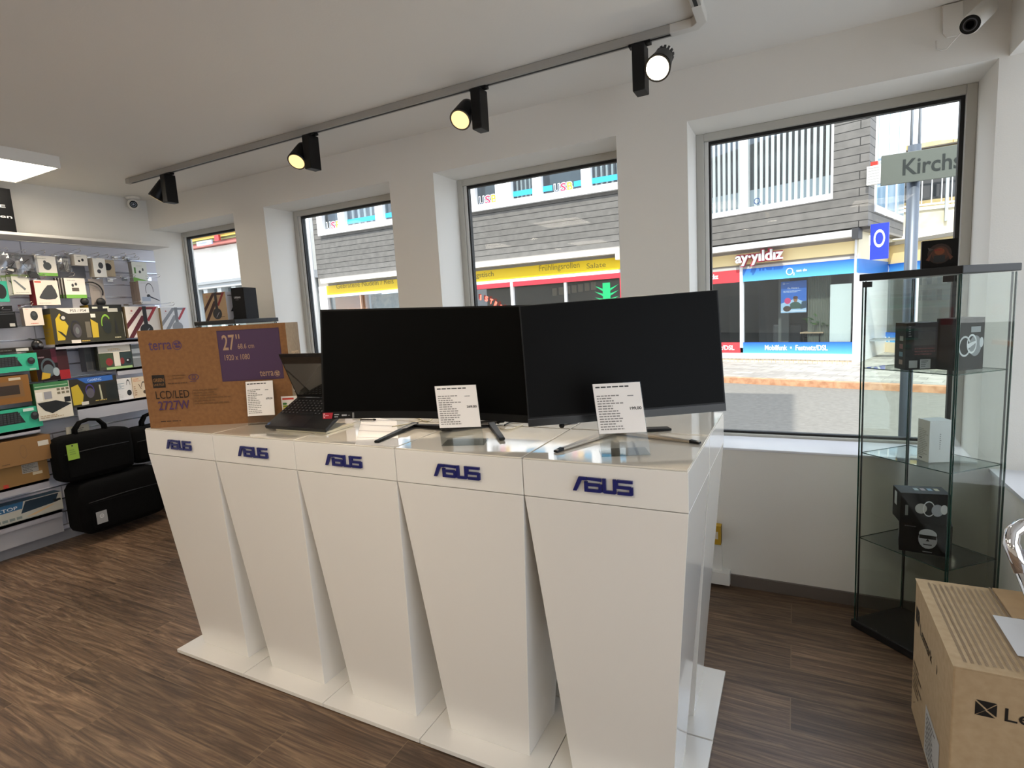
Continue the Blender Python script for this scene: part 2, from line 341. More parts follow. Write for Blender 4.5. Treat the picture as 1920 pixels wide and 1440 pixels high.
# ------------------------------------------------------------ street and houses outside
GZ = -.15
O2P = Vector((1.25, 14.0, 0)); O2U = Vector((.95499, -.29664, 0)); O2N = Vector((-.29664, -.95499, 0))   # facade point, direction to the right, outward normal
def facade_thing(name, label, cat, P, U): return thing(name, label, cat, P, math.atan2(U.y, U.x))
class Fac:
    """builds on a facade: local x along U, local -y outward, z up"""
    def __init__(s, P, U, root): s.P, s.U, s.N, s.root = Vector(P), Vector(U), Vector((U.y, -U.x, 0)), root
    def l(s, x, y, d=0):      # pixel seen on the plane d metres in front of the facade -> local (x, z)
        w = onp(x, y, s.P+s.N*d, s.N); r = w-s.P; return r.dot(s.U), w.z
    def quad(s, mb, pts, d0, d1, m):   # pixel outline extruded from d0 to d1 outward
        L = [s.l(*p, d1) for p in pts]; mb.prism([(x, -d1, z) for x, z in L], (0, d1-d0, 0), m)
    def band(s, mb, x0, yt0, yb0, x1, yt1, yb1, d0, d1, m, xa=None, xb=None):
        a, b, c, e = s.l(x0, yb0, d1), s.l(x1, yb1, d1), s.l(x1, yt1, d1), s.l(x0, yt0, d1); zb, zt = (a[1]+b[1])/2, (c[1]+e[1])/2
        X0 = xa if xa is not None else (a[0]+e[0])/2; X1 = xb if xb is not None else (b[0]+c[0])/2
        mb.box(X0, X1, -d1, -d0, zb, zt, m); return X0, X1, zb, zt
    def text(s, mb, st, x0, x1, yb, h, d, m, bold=.01, depth=None):
        a, z = s.l(x0, yb, d); b, z2 = s.l(x1, yb, d); a2, zt = s.l(x0, yb-h, d); mb.text(st, (a, -d, z), (1, 0, 0), (0, 0, 1), m, h=zt-z, w=b-a, bold=bold, depth=depth)
M_SLATE = bricky('slate_cladding', '#66635f', '#716e6a', '#282624', 40, .165, .009, 'xz', .7, noise=.1)
M_PAVE = bricky('paving_slabs', '#928d87', '#aea9a1', '#757069', .42, .27, .006, 'xy', .9, offset=.4, noise=.1)
M_ROAD = noisy('road_surface', '#706d67', '#7f7c76', 14, .9, lo=.3, hi=.7, bump=.3)
M_KERB = noisy('kerb_stone', '#a8795a', '#c79a78', 9, .85)
M_CREAM = mat('#f3dda6', .6); M_WFR = mat('#e9e9ea', .45); M_STREETGLASS = clear_glass('shop_glass', '#f1f4f4', 1.0, 0, .04); M_STONE = noisy('pale_concrete', '#c9c0a6', '#d8cfb6', 5, .85)
struct('ground_1' if False else 'trim_2', MB().box(-40, 30, YO, 60, GZ-.2, GZ, M_ROAD)).name = 'floor_street'
# pavement with kerb, running parallel to the phone shop
pv = thing('pavement', None, None, (.98, 10.98, GZ), math.atan2(O2U.y, O2U.x), kind='structure')
MB().box(-30, 18, .16, 12, 0, .10, M_PAVE).build('paving', pv); MB().box(-30, 18, 0, .16, 0, .11, M_KERB).build('kerb', pv)
pv.name = 'floor_pavement'

# phone shop
T = facade_thing('phone_shop_building', 'grey slate clad corner house with a phone shop below, seen through the big right window', 'building', O2P, O2U); F = Fac(O2P, O2U, T)
GL = GZ+.1
xc = F.l(1605, 560)[0]; xl = -3.9; xu, zu = F.l(1627, 423, .25); zs = F.l(1470, 451)[1]
zwb = F.l(1480, 391, .0)[1]
b = MB(); x409, zg = F.l(1409, 391); x563 = F.l(1563, 367)[0]; x330 = xl; ztop = 7.6; wt = F.l(1500, 150)[1]+.3
b.box(xl, xu, -.25, 3.5, zu, zg-.12, M_SLATE); b.box(x563+.05, xu, -.25, 3.5, zg-.12, ztop, M_SLATE); b.box(xl, x563+.05, -.25, 3.5, wt, ztop, M_SLATE)
b.build('slate_wall', T)
b = MB(); b.box(xl, x563+.05, -.24, -.08, zg-.12, zg, M_WFR); b.box(x563, x563+.05, -.24, -.08, zg, wt, M_WFR)
x395 = F.l(1395, 396)[0]; b.box(x395, x409, -.24, -.08, zg, wt, M_WFR); x330b = F.l(1330, 410)[0]-.9; b.box(x330b-.1, x330b, -.24, -.08, zg, wt, M_WFR); b.box(xl, x330b-.1, -.2, 0, zg, wt, M_SLATE)
b.build('window_frame', T)
b = MB()
for a, c in ((x330b, x395), (x409, x563)): b.box(a, c, -.20, -.19, zg, wt, M_STREETGLASS)
b.build('upper_glass', T)
b = MB(); b.box(xl, x563+.04, .9, 1.0, zg, wt, mat('#4c5560', .8)); b.box(xl, x563+.04, -.1, .9, zg-.1, zg, mat('#77716a', .8)); b.box(xl, x563+.04, .0, .06, zg, zg+.42, mat('#a8b6c4', .7)); b.box(x409+1.3, x409+2.1, .6, .7, zg+.3, zg+1.5, mat('#23262c', .6)); b.build('upper_room', T)
b = MB()
x = x330b+.04
while x < x563-.03:
    if not (x395-.02 < x < x409): b.box(x, x+.065, -.10, -.08, zg+.02, wt-.5, mat('#f4f6f4', .6)); 
    x += .125
b.build('vertical_blinds', T); 
b = MB(); cx_, cz_ = F.l(1419, 377, .21); b.ring((cx_, -.205, cz_), (.07, 0, 0), (0, 0, .075), .25, mat('#29487c', .5)); F.text(b, '2', 1424.5, 1427, 381, 3, .206, mat('#29487c', .5)); b.build('window_logo', T)
b = MB(); xa, xb, zb, zt_ = F.band(b, 1330, 462, 474, 1597, 433.8, 445, -.02, .34, mat('#e4e5e7', .35, .3), xa=xl); b.box(xb, xb+.12, -.34, 0, zb-.05, zt_+.03, mat('#3a3a3c', .5)); b.build('awning_case', T)
zcr = F.l(1500, 464)[1]
b = MB(); b.box(xl, xu, -.02, 3.4, zt_-.0, zu, mat('#8b857c', .7)); b.box(xl, xc, -.0, .3, F.l(1500, 497)[1]-.1, zt_, mat('#a39a90', .7))
F.band(b, 1330.6, 480.6, 502, 1604.4, 453.4, 476, -.05, .03, M_CREAM, xa=xl, xb=xc)
b.build('fascia', T)
b = MB(); 
for (o_x, mm, dd, bo) in ((0, mat('#b23048', .5), .10, .085), (0, mat('#f3f1ef', .4), .16, .02)): 
    xx0, zz0 = F.l(1380, 494, dd); xx1, _ = F.l(1469, 494, dd); _, zz1 = F.l(1425, 469, dd); zb2 = F.l(1425, 489, dd)[1]
    vs_u = b.text('ay\u00b7y\u0131ld\u0131z', (xx0, -dd, zb2), (1, 0, 0), (0, 0, 1), mm, h=(zz1-zb2)*.98, w=xx1-xx0, bold=bo, depth=.05)
b.build('shop_lettering', T)['label'] = 'white letters with red outline'
zb0 = None
b = MB(); xr = F.l(1388.4, 515)[0]; xb_ = F.l(1394, 515)[0]; xgr = F.l(1603, 500)[0]
z1t, z1b = F.l(1394, 505)[1], F.l(1394, 528.4)[1]; z2t, z2b = F.l(1394, 642)[1], F.l(1394, 661.5)[1]
RED = mat('#d8424a', .5)
def blue_mat():
    m, t_, bb_ = nodes('blue_gradient_film'); tcn = t_.nodes.new('ShaderNodeTexCoord'); sx = t_.nodes.new('ShaderNodeSeparateXYZ'); r = t_.nodes.new('ShaderNodeValToRGB')
    t_.links.new(tcn.outputs['Generated'], sx.inputs[0]); t_.links.new(sx.outputs[2], r.inputs[0]); r.color_ramp.elements[0].color = (*lin('#5cb0e8'), 1); r.color_ramp.elements[1].color = (*lin('#1f5fc0'), 1); t_.links.new(r.outputs[0], bb_.inputs['Base Color']); return m
M_BLUE = blue_mat()
b.box(xl, xr, -.035, 0, z1b, z1t, RED); b.box(xl, xr, -.035, 0, z2b, z2t, RED)
F.text(b, '\u0131ld\u0131z', 1329, 1347, 524, 8.5, .04, mat('#f4f0f0', .5), .03); F.text(b, 'Festnetz/DSL', 1318, 1377, 655.5, 8, .04, mat('#f4f0f0', .5), .03); b.build('red_film', T)
for nm, (za, zc) in (('blue_sign_film', (z1b, z1t)), ('blue_lower_film', (z2b, z2t))): MB().box(xb_, xgr, -.035, 0, za, zc, M_BLUE).build(nm, T)
b = MB(); WT = mat('#f2f4f6', .5); cx_, cz_ = F.l(1480.5, 509, .04); b.ring((cx_, -.042, cz_), (.078, 0, 0), (0, 0, .083), .24, WT); F.text(b, '2', 1486.5, 1490, 516, 5, .042, WT, .02); F.text(b, 'can do', 1493, 1513, 509.5, 4.5, .042, WT, .03)
F.text(b, 'Mobilfunk  \u2022  Festnetz/DSL', 1434, 1552, 656, 9, .042, WT, .03); b.build('sign_lettering', T)
b = MB(); b.box(xr, xb_, -.05, .05, GL+.35, z1t+.1, M_WFR); b.box(xgr, xc, -.06, .1, GL, z1t+.5, M_WFR); b.box(xl, xc, -.04, .1, z2b-.14, z2b, mat('#c9cbcd', .4)); b.box(xl, xc, -.04, .1, z1t, F.l(1500, 494)[1]+.05, mat('#b5b2ae', .5)); b.build('shop_frame', T)
MB().box(xl, xc, -.02, .15, GL, z2b-.14, bricky('tile_plinth', '#eadbc4', '#e2d0b6', '#b39c80', .1, .1, .006, 'xz', .4)).build('plinth', T)
b = MB(); b.box(xl, xgr, .02, .03, z2t, z1b, M_STREETGLASS); b.build('shop_glass', T)
b = MB(); b.box(xl, xgr, 2.6, 2.7, GL, z1t+.4, mat('#5d6164', .8)); b.box(xl, xgr, .12, 2.6, z2t-.42, z2t-.40, mat('#706a62', .7)); b.box(xl, xgr, .12, 2.6, z1t+.3, z1t+.4, mat('#77787a', .8)); b.box(xl-.1, xl, 0, 2.6, GL, z1t, mat('#4a4c50', .8)); b.box(xgr-.05, xgr, .15, 2.6, GL, z1t, mat('#8f9390', .8))
xA, xB = F.l(1397, 600)[0], F.l(1438, 600)[0]; b.box(xA, xB, .9, 1.0, GL, z1b+.1, mat('#1d2024', .8)); xA2, xB2 = F.l(1440, 600)[0], F.l(1460, 600)[0]; b.box(xA2, xB2, .7, .8, GL, z1b+.1, mat('#6c6f6c', .8)); b.build('shop_interior', T)
# poster, white panel, curtain
b = MB(); a = F.l(1464, 587, -.15); c = F.l(1512.5, 525, -.15); pw, ph = c[0]-a[0], c[1]-a[1]; b.box(a[0], c[0], .15, .165, a[1], c[1], mat('#2d6cc6', .5))
art(b, (a[0], .15, a[1]), (pw, 0, 0), (0, 0, ph), [('p', [(0, 0), (1, 0), (1, .3), (.6, .45), (0, .3)], '#a9cbe8'), ('r', 0, .04, 1, .07, '#dfe8f2'), ('e', .27, .38, .13, .1, '#d8417c'), ('p', [(.38, .12), (.36, .28), (.5, .34), (.66, .34), (.8, .26), (.84, .12)], '#3d5a50'), ('e', .58, .42, .085, .085, '#9a6c50'), ('e', .58, .475, .095, .05, '#4a2c22'), ('e', .25, .13, .16, .09, '#4a3a34'), ('p', [(.78, .1), (1, .14), (1, .36), (.82, .34)], '#2f4a5e'),
 ('t', 'O\u2082 Home L', .26, .76, .045, .46, 'l', .02, '#f0f4fa'), ('l', .1, .64, .9, .71, 2, '#dbe6f5'), ('g', .12, .93, .045, .03, .3, '#e6eefa'), ('l', .2, .92, .34, .94, 1, '#dbe6f5')])
b.build('poster', T)
b = MB(); a = F.l(1555, 641, -.06); c = F.l(1597, 531, -.06); b.box(a[0], c[0], .06, .075, a[1], c[1], mat('#dde6e3', .7)); b.build('white_panel', T)
b = MB(); a = F.l(1513, 641, -.3)[0]; c = F.l(1556, 641, -.3)[0]; n = 14; vs = []
for i in range(n*2+1): xx = a+(c-a)*i/(2*n); yy = .34+.03*(i % 2); vs += [(xx, yy, GL+.3), (xx, yy, z1b+.1)]
b.add(vs, [(2*i, 2*i+2, 2*i+3, 2*i+1) for i in range(2*n)], mat('#83887c', .9)); b.build('curtain', T)
# lower side wall and upper side face of the corner house
b = MB(); b.box(xc, xc+.02, -.02, 3.4, GL, z1b, M_WFR); b.box(xc, xc+.03, .0, 3.4, z1b, z1t, M_BLUE); b.box(xc, xc+.025, 0, 3.4, z1t, zt_, mat('#e9dfc2', .6)); b.build('side_wall', T)
b = MB()
for k in range(3): y0 = .25+1.05*k; b.box(xu, xu+.03, y0, y0+.95, zg-.45+.0, wt+.6, M_WFR); b.box(xu+.028, xu+.04, y0+.08, y0+.87, zg-.3, wt+.5, mat('#7fa4c0', .1, 0, .5))
b.build('side_window', T)
b = MB(); b.box(xu+.32, xu+.75, -.14, .1, 0, .9, mat('#ffffff')) if False else None
a = F.l(1640, 487); b.box(xu+.02, xu+.34, -.1, -.04, a[1], a[1]+.72, mat('#2b3fc0', .4)); b.ring((xu+.18, -.102, a[1]+.42), (.1, 0, 0), (0, 0, .18), .3, WT); b.box(xu, xu+.03, -.1, -.02, a[1]+.3, a[1]+.5, M_WFR); b.build('hanging_sign', T)
b = MB(); a = F.l(1628, 348, .3); b.box(a[0]-.02, a[0]+.22, -.36, -.25, a[1], a[1]+.36, mat('#dcdcd6', .5)); b.box(a[0]+.04, a[0]+.16, -.35, -.26, a[1]+.36, a[1]+.44, mat('#b03328', .4)); art(b, (a[0]-.02, -.36, a[1]), (.24, 0, 0), (0, 0, .36), [('r', .1, .1+.15*k, .9, .15+.15*k, '#9a9a96') for k in range(6)]); b.build('alarm_box', T)
# inside the phone shop
a = F.l(1446, 612, -.7); c = F.l(1500, 612, -.7)
t = thing('armchair', 'dark upholstered armchair back inside the phone shop window under the poster', 'chair', F.P+F.U*((a[0]+c[0])/2)-F.N*.9+Vector((0, 0, z2t-.40)), T.rotation_euler.z); hw = (c[0]-a[0])/2
MB().box(-hw, hw, -.1, .02, .2, .2+a[1]-z2t+.24, mat('#45474a', .7)).build('backrest', t, bevel=.04); MB().box(-hw, hw, .02, .5, .2, .42, mat('#45474a', .7)).build('seat', t, bevel=.04)
for s_ in (-1, 1): MB().box(s_*hw-(.05 if s_ > 0 else 0), s_*hw+(0 if s_ > 0 else .05), .0, .5, 0.002, .2, M_BLKP).build('leg', t)
a = F.l(1505, 622, -.5); c = F.l(1548, 622, -.5); zt3 = a[1]; zf = z2t-.40
t = thing('side_table', 'small table with dark legs and pale top inside the phone shop window', 'table', F.P+F.U*((a[0]+c[0])/2)-F.N*.5+Vector((0, 0, zf)), T.rotation_euler.z); hw = (c[0]-a[0])/2
MB().box(-hw, hw, -.2, .2, zt3-zf-.03, zt3-zf, mat('#c2a98a', .5)).build('table_top', t)
for s_ in (-1, 1):
    for r_ in (-1, 1): MB().box(s_*(hw-.08)-.012, s_*(hw-.08)+.012, r_*.16-.012, r_*.16+.012, 0.002, zt3-zf-.03, M_BLKP).build('leg', t)
t2 = thing('potted_plant', 'small green plant in a white pot on the table inside the phone shop', 'plant', F.P+F.U*F.l(1537, 620, -.5)[0]-F.N*.5+Vector((0, 0, zt3+.001)), 0)
MB().tube([(0, 0, 0), (0, 0, .16)], [.06, .08], mat('#d9dcdc', .4), 16).build('pot', t2)
b = MB(); rnd = random.Random(4)
for k in range(60):
    a_ = rnd.uniform(0, 2*PI); e_ = rnd.uniform(.1, 1.25); d_ = Vector((math.cos(a_)*math.cos(e_), math.sin(a_)*math.cos(e_), math.sin(e_))); L_ = rnd.uniform(.28, .46); s_ = d_.cross(Vector((0, 0, 1))).normalized()*.03; o_ = Vector((0, 0, .15)); m_ = o_+d_*L_*.6; e2_ = o_+d_*L_+Vector((0, 0, -.05))
    b.add([o_, m_+s_, e2_, m_-s_], [(0, 1, 2, 3)], rnd.choice(['#4f8a3c', '#6da04c', '#3c7434']))
b.build('leaves', t2)

# bistro house, its front parallel to the shop window wall
BP = Vector((-2.9, 14.0, 0)); BU = Vector((1, 0, 0)); T = facade_thing('bistro_building', 'grey slate clad house with a yellow bistro fascia and lettered upper windows across the street', 'building', BP, BU); F = Fac(BP, BU, T)
xr = -.1; xlft = F.l(592, 480)[0]
zA = F.l(1020, 376, .12)[1]; zBt = F.l(1020, 477)[1]; ztw = F.l(1000, 290)[1]+.5
b = MB(); b.box(xlft, xr, 0, 1.8, zBt, zA, M_SLATE); b.box(xlft, xr, 0, 1.8, ztw, 8, M_SLATE); xw0 = F.l(597, 400)[0]; b.box(xlft, xw0, 0, 1.8, zA, ztw, M_SLATE); b.box(xlft, xr, 1.7, 1.8, zA, ztw, M_SLATE); b.build('slate_wall', T)
b = MB(); zg0 = zA+F.l(1020, 356)[1]-F.l(1020, 376)[1]; zg0 = zA+.17
b.box(xw0, xr, -.12, .05, zA, zg0, M_WFR); gl = [(608, 638), (650, 708), (722, 868), (895, 933), (962, 1002), (1018, 1093), (1110, 1162)]; yy = {608: 410, 650: 405, 722: 400, 895: 375, 962: 365, 1018: 355, 1110: 340}
X = [(F.l(p, yy[p])[0], F.l(q, yy[p])[0]) for p, q in gl]
prev = xw0
for a, c in X: b.box(prev, a, -.12, .05, zg0, ztw, M_WFR); prev = c
b.box(prev, xr, -.12, .05, zg0, ztw, M_WFR); b.build('window_frame', T)
b = MB(); BLU = mat('#3aa9d8', .4)
for i, (a, c) in enumerate(X):
    b.box(a, c, .02, .03, zg0, ztw, M_STREETGLASS)
b.build('upper_glass', T)
b = MB(); b.box(xw0, xr, .5, .6, zA, ztw, mat('#5f6f80', .8)); b.box(xw0, xr, .1, .5, zA-.1, zA, mat('#77716a', .8))
for i, (a, c) in enumerate(X):
    if i in (1, 4, 6):
        n = 5
        for k in range(n): b.box(a+(c-a)*(k+.15)/n, a+(c-a)*(k+.5)/n, .2, .25, zA, ztw, mat('#b9c4cc', .8))
b.build('upper_room', T)
b = MB(); zst = F.l(1130, 336)[1]
for i, (a, c) in enumerate(X):
    if i in (1, 2, 4, 6): b.box(a, c, .008, .018, zst-.07, zst+.07, BLU)
    if i == 5: w5 = c-a; b.box(a, a+w5*.24, .008, .018, zst-.07, zst+.07, BLU); b.box(c-w5*.22, c, .008, .018, zst-.07, zst+.07, BLU)
for a, c, x0 in ((X[0][0], X[0][1], None), (X[3][0], X[3][1], None), (X[5][0]+.24*(X[5][1]-X[5][0]), X[5][1]-.22*(X[5][1]-X[5][0]), 1)):
    w3 = (c-a)*.92/3; o_ = a+(c-a)*.06
    for k, (ch, cc1, cc2) in enumerate((('U', '#f4f4f4', '#5a6474'), ('S', '#f0b8c8', '#c8365c'), ('B', '#f0e2b0', '#e0a838'))):
        hgt = w3*1.1; z_ = zst-hgt*.62
        b.text(ch, (o_+k*w3, .012, z_), (1, 0, 0), (0, 0, 1), mat('#f6f4f0', .5), h=hgt, w=w3*.95, bold=.07); b.text(ch, (o_+k*w3+w3*.06, .006, z_+hgt*.03), (1, 0, 0), (0, 0, 1), mat(cc2, .5), h=hgt*.94, w=w3*.82, bold=.02)
b.build('window_lettering', T)
b = MB(); za1, za2 = F.l(1020, 479, .3)[1], F.l(1020, 489, .3)[1]; b.box(F.l(600, 510, .3)[0], F.l(1153, 465, .3)[0], -.32, 0, za2, za1, mat('#e4e5e7', .35, .3)); b.box(F.l(1153, 465, .3)[0], F.l(1160, 465, .3)[0], -.3, 0, za2-.15, za1, M_WFR); b.build('awning_case', T)
zy1, zy2 = F.l(1027, 495.5, .03)[1], F.l(1027, 516.5, .03)[1]; x613 = F.l(614, 540)[0]
b = MB(); b.box(xlft, xr, .0, .2, zy1, zBt, mat('#9a958e', .7)); b.build('fascia', T)
b = MB(); b.box(x613, xr, -.04, .0, zy2, zy1, mat('#f6d21c', .5)); TX = mat('#8f7c2a', .5)
F.text(b, 'Gebratene Nudeln / Reis', 631, 739, 541.5, 9, .043, TX, 0); F.text(b, 'gstisch', 893, 926, 520.5, 9, .043, TX, .01); F.text(b, 'Fr\u00fchlingsrollen', 1011, 1087, 508.5, 11, .043, TX, 0); F.text(b, 'Salate', 1100, 1136, 503.5, 9.5, .043, TX, 0); b.build('yellow_sign', T)
zs1 = F.l(1027, 523)[1]
b = MB(); b.box(x613, xr, -.03, .1, zs1, zy2, mat('#dfe4ea', .5)); b.box(xlft, x613-.08, -.02, .1, GL, zy1, mat('#ebe9e2', .6)); b.box(x613-.08, x613, -.05, .1, GL, zy1, M_WFR)
x887, x958, x963, x1058, x1062, x1163 = [F.l(p, 540)[0] for p in (770, 958, 963, 1058, 1063, 1163)]
RD = mat('#c83a48', .5); b.box(x887, xr, -.035, .05, zs1-.13, zs1, RD); b.box(x958, x963, -.04, .05, GL, zs1, M_WFR); b.box(x1058, x1062, -.03, .05, GL, zs1-.13, mat('#b5b5b5', .5)); b.box(x1163, x1163+.12, -.036, .05, GL, zs1-.13, RD); x677 = F.l(677, 570)[0]; b.box(x677, x677+.04, -.03, .05, GL, zs1, mat('#c9a08a', .5)); b.box(xlft, xr, -.05, .2, GL-.1, GL+.5, mat('#b0a89c', .7))
b.build('shop_frame', T)
b = MB(); b.box(x613, xr, .06, .07, GL+.5, zs1, M_STREETGLASS); b.build('shop_glass', T)
b = MB(); b.box(x613, x677, .3, .4, GL, zs1, mat('#b87850', .8)); b.box(x677, x887-.3, .5, .6, GL, zs1, noisy('patterned_wall', '#5c6a66', '#98988a', 5, .8)); b.box(x887-.3, xr, 1.6, 1.7, GL, zs1, mat('#4c4642', .8))
for k in range(7): xq = F.l(995+13*k, 535)[0]; b.box(xq, xq+.14, 1.52, 1.6, zs1-.42+.015*k, zs1-.2+.015*k, mat('#8a7c6c', .6))
b.box(F.l(1030, 556)[0], F.l(1060, 556)[0], 1.4, 1.5, zs1-.95, zs1-.85, mat('#6c2a26', .6)); b.box(F.l(640, 570)[0], F.l(650, 570)[0], .2, .3, GL, zs1-.45, mat('#a05c3c', .7)); b.build('bistro_interior', T)
b = MB(); NEON = mat('#ff5a48', .5, emit=1.3)
for k, ch in enumerate('BISTRO'):
    px_ = [890, 900, 909, 917.5, 926, 934.5][k]; py_ = [560, 562, 564, 568.5, 573, 578][k]; an = [.02, .12, .22, .34, .46, .6][k]
    a_, z_ = F.l(px_, py_, .05); u_ = Vector((math.cos(an), 0, -math.sin(an))); v_ = Vector((math.sin(an), 0, math.cos(an))); b.text(ch, (a_, -.055, z_), u_, v_, NEON, h=.135, w=(.045 if ch == 'I' else .1), bold=.04)
b.build('neon_lettering', T)
b = MB(); a_, z_ = F.l(1137, 560, .0); GN = mat('#1fae6c', .5); b.box(a_-.1, a_+.1, .03, .05, z_-.5, F.l(1137, 530)[1], GN)
for k in range(9): an = PI*.1+PI*.8*k/8; 
for s_ in (-1, 1):
    for k in range(5): zz = z_-.35+.12*k; b.prism([(a_, .04, zz), (a_+s_*.32, .04, zz+.10+.03*k), (a_, .04, zz+.09)], (0, .01, 0), GN)
b.build('palm_decoration', T)
b = MB(); xp = F.l(593, 480)[0]; b.tube([(xp-.15, -.09, GL), (xp-.15, -.09, 8)], .06, M_WFR, 10); b.build('downpipe', T)

# white house far left
WP = Vector((-22, 16.5, 0)); T = facade_thing('white_building', 'bright white stucco house with red edged roof seen through the leftmost window', 'building', WP, Vector((1, 0, 0))); F = Fac(WP, Vector((1, 0, 0)), T)
za, zb_, zc_ = F.l(400, 463)[1], F.l(400, 528)[1], F.l(400, 541)[1]; xR = F.l(588, 500)[0]; xL_ = -16
b = MB(); b.box(xL_, xR, 0, 4, zb_, za, noisy('white_stucco', '#f4f2ea', '#e6e4da', 3, .9, lo=.2, hi=.5)); b.box(xR-.6, xR, -.1, 4, za, za+5, M_WFR); b.build('wall', T)
b = MB(); b.box(xL_, xR, -.2, 4, zc_, zb_, mat('#b4b6b6', .6)); b.box(xL_, xR, -.3, 0, zb_-.12, zb_, mat('#8f9294', .5)); b.build('canopy', T)
b = MB(); b.box(xL_, xR, .3, 4, GL, zc_, mat('#6d7478', .7)); 
for p in (368, 392, 418, 445, 585): a_ = F.l(p, 580)[0]; b.box(a_-.16, a_+.12, -.05, .3, GL, zc_, mat('#d9dcdc', .5))
b.box(xL_, xR, .2, .3, GL+1.2, GL+1.35, mat('#c9cdd0', .5)); b.build('shop_front', T)
b = MB()
for k, (ya, yb, cc1) in enumerate(((462, 455, '#b87068'), (455, 450, '#7c7a52'), (450, 445, '#d8b85a'), (445, 441, '#b04a44'), (441, 432, '#c88a80'))): b.box(xL_, xR-.6, -.25-.06*k, 3, F.l(400, ya)[1], F.l(400, yb)[1], mat(cc1, .7))
b.build('roof_edge', T)
b = MB(); a = F.l(370, 462, .6); c = F.l(397, 449, .6); b.box(a[0], c[0], -.62, -.56, a[1], c[1], mat('#b9c4e0', .5)); b.text('Leder', (a[0]+.05, -.621, a[1]+.06), (1, 0, 0), (0, 0, 1), mat('#5068b0'), h=(c[1]-a[1])*.6, w=(c[0]-a[0])*.8) if False else None; art(b, (a[0], -.62, a[1]), (c[0]-a[0], 0, 0), (0, 0, c[1]-a[1]), [('l', .1, .3, .9, .7, 1, '#5068b0')]); c2, c3 = F.l(402, 450, .6), F.l(409, 440, .6); b.box(c2[0], c3[0], -.6, -.5, c2[1]-.05, c3[1], mat('#b83c3c', .5)); b.build('roof_sign', T)

# set back shop front to the right of the corner house
d_ = ray(871, 592); RU = -Vector((d_.x, d_.y, 0)).normalized(); RP = ony(1617, 630, 17.6); RP.z = 0
T = facade_thing('side_shop_building', 'set back shop front with blue bands and pale blinds right of the corner phone shop', 'building', RP, RU); F = Fac(RP, RU, T)
x1, x2 = -.6, F.l(1830, 600)[0]; zt1, zt2 = F.l(1655, 497)[1], F.l(1655, 509)[1]; zl1, zl2 = F.l(1640, 622)[1], F.l(1640, 641)[1]
b = MB(); b.box(x1, x2, -.03, .02, zt2-.05, zt1, M_BLUE); b.build('blue_band', T); b = MB(); b.box(x1, F.l(1720, 630)[0], -.03, .02, zl2, zl1, M_BLUE); b.build('blue_lower_band', T)
b = MB(); F.text(b, 'derung \u2022 H', 1614, 1668, 637, 8, .035, WT, .03); cx_, cz_ = F.l(1660, 505, .035); b.ring((cx_, -.035, cz_), (.13, 0, 0), (0, 0, .14), .28, WT); b.build('sign_lettering', T)
b = MB(); b.box(x1, x2, -.02, .5, zt1, F.l(1660, 463)[1], M_CREAM); b.box(x1, x2, -.1, .5, F.l(1660, 463)[1], F.l(1660, 457)[1], mat('#8f8a80', .6)); b.box(x1, x2, -.06, .2, GL-.05, GL+.25, mat('#d9c8ac', .7)); b.build('fascia', T)
b = MB()
for p in (1617, 1634, 1715): a_ = F.l(p, 560)[0]; b.box(a_-.05, a_+.05, -.05, .05, GL, zt2, M_WFR)
b.build('shop_frame', T)
b = MB(); b.box(x1, x2, .6, .7, GL, zt2, mat('#c9cdb8', .8)); 
rnd = random.Random(2)
for r_ in range(4):
    for k in range(7): xq, zq = F.l(1722+9.5*k, 470+r_*20, -.55); b.box(xq, xq+.14, .52, .6, 2.35-r_*.38, 2.6-r_*.38, mat(rnd.choice(['#8a8c84', '#e6e6e0', '#6c6e70', '#a0b0ac', '#dcdcd4']), .7))
b.build('accessory_wall', T)
b = MB(); b.box(x1, x2, .05, .06, GL+.2, zt2, M_STREETGLASS); b.build('shop_glass', T)
for nm, (p, q_, zh) in (('outdoor_bench', (1628, 1668, .35)),):
    t = thing(nm, 'small grey metal bench standing on the pavement before the set back shop', 'bench', (onz(1650, 670, GL).x, onz(1650, 670, GL).y, GL+.001), .2)
    MB().box(-.45, .45, -.2, .2, .40, .44, mat('#9a9ea2', .4, .6)).build('seat', t)
    for s_ in (-1, 1): MB().box(s_*.38-.02, s_*.38+.02, -.18, .18, 0, .40, mat('#6c7074', .4, .6)).build('leg', t)

# balcony and yellow house
YP = Vector((4.5, 21, 0)); T = facade_thing('yellow_building', 'pale yellow house with flat roof behind the street name sign', 'building', YP, Vector((1, 0, 0))); F = Fac(YP, Vector((1, 0, 0)), T)
a, c = F.l(1688, 300), F.l(1900, 250); pk = F.l(1786, 231); lf = F.l(1690, 252)
b = MB(); b.prism([(lf[0]-1.5, 2, a[1]-2.5), (c[0]+2, 2, a[1]-2.5), (c[0]+2, 2, pk[1]-.35), (pk[0], 2, pk[1]), (lf[0]-1.5, 2, lf[1])], (0, 3, 0), bricky('yellow_panels', '#d8c48c', '#d2bc84', '#a08c5c', 1.2, .75, .02, 'xz', .8, offset=0)); b.build('wall', T)
z5 = F.l(1740, 250)[1]; b = MB(); b.tube([(lf[0]-1.5, 1.96, F.l(1690, 264)[1]), (c[0]+2, 1.96, F.l(1800, 242)[1]+.1)], .04, mat('#4a4238', .6), 6); b.build('roof_line', T)
BPt = Vector((3.0, 18.9, 0)); T = facade_thing('balcony_terrace', 'pale concrete terrace with a white metal railing above the set back shop', 'terrace', BPt, Vector((1, 0, 0))); F = Fac(BPt, Vector((1, 0, 0)), T)
xa, xb = F.l(1655, 420)[0], F.l(1860, 420)[0]; z_a, z_b, z_c = F.l(1725, 395)[1], F.l(1725, 437)[1], F.l(1725, 446)[1]
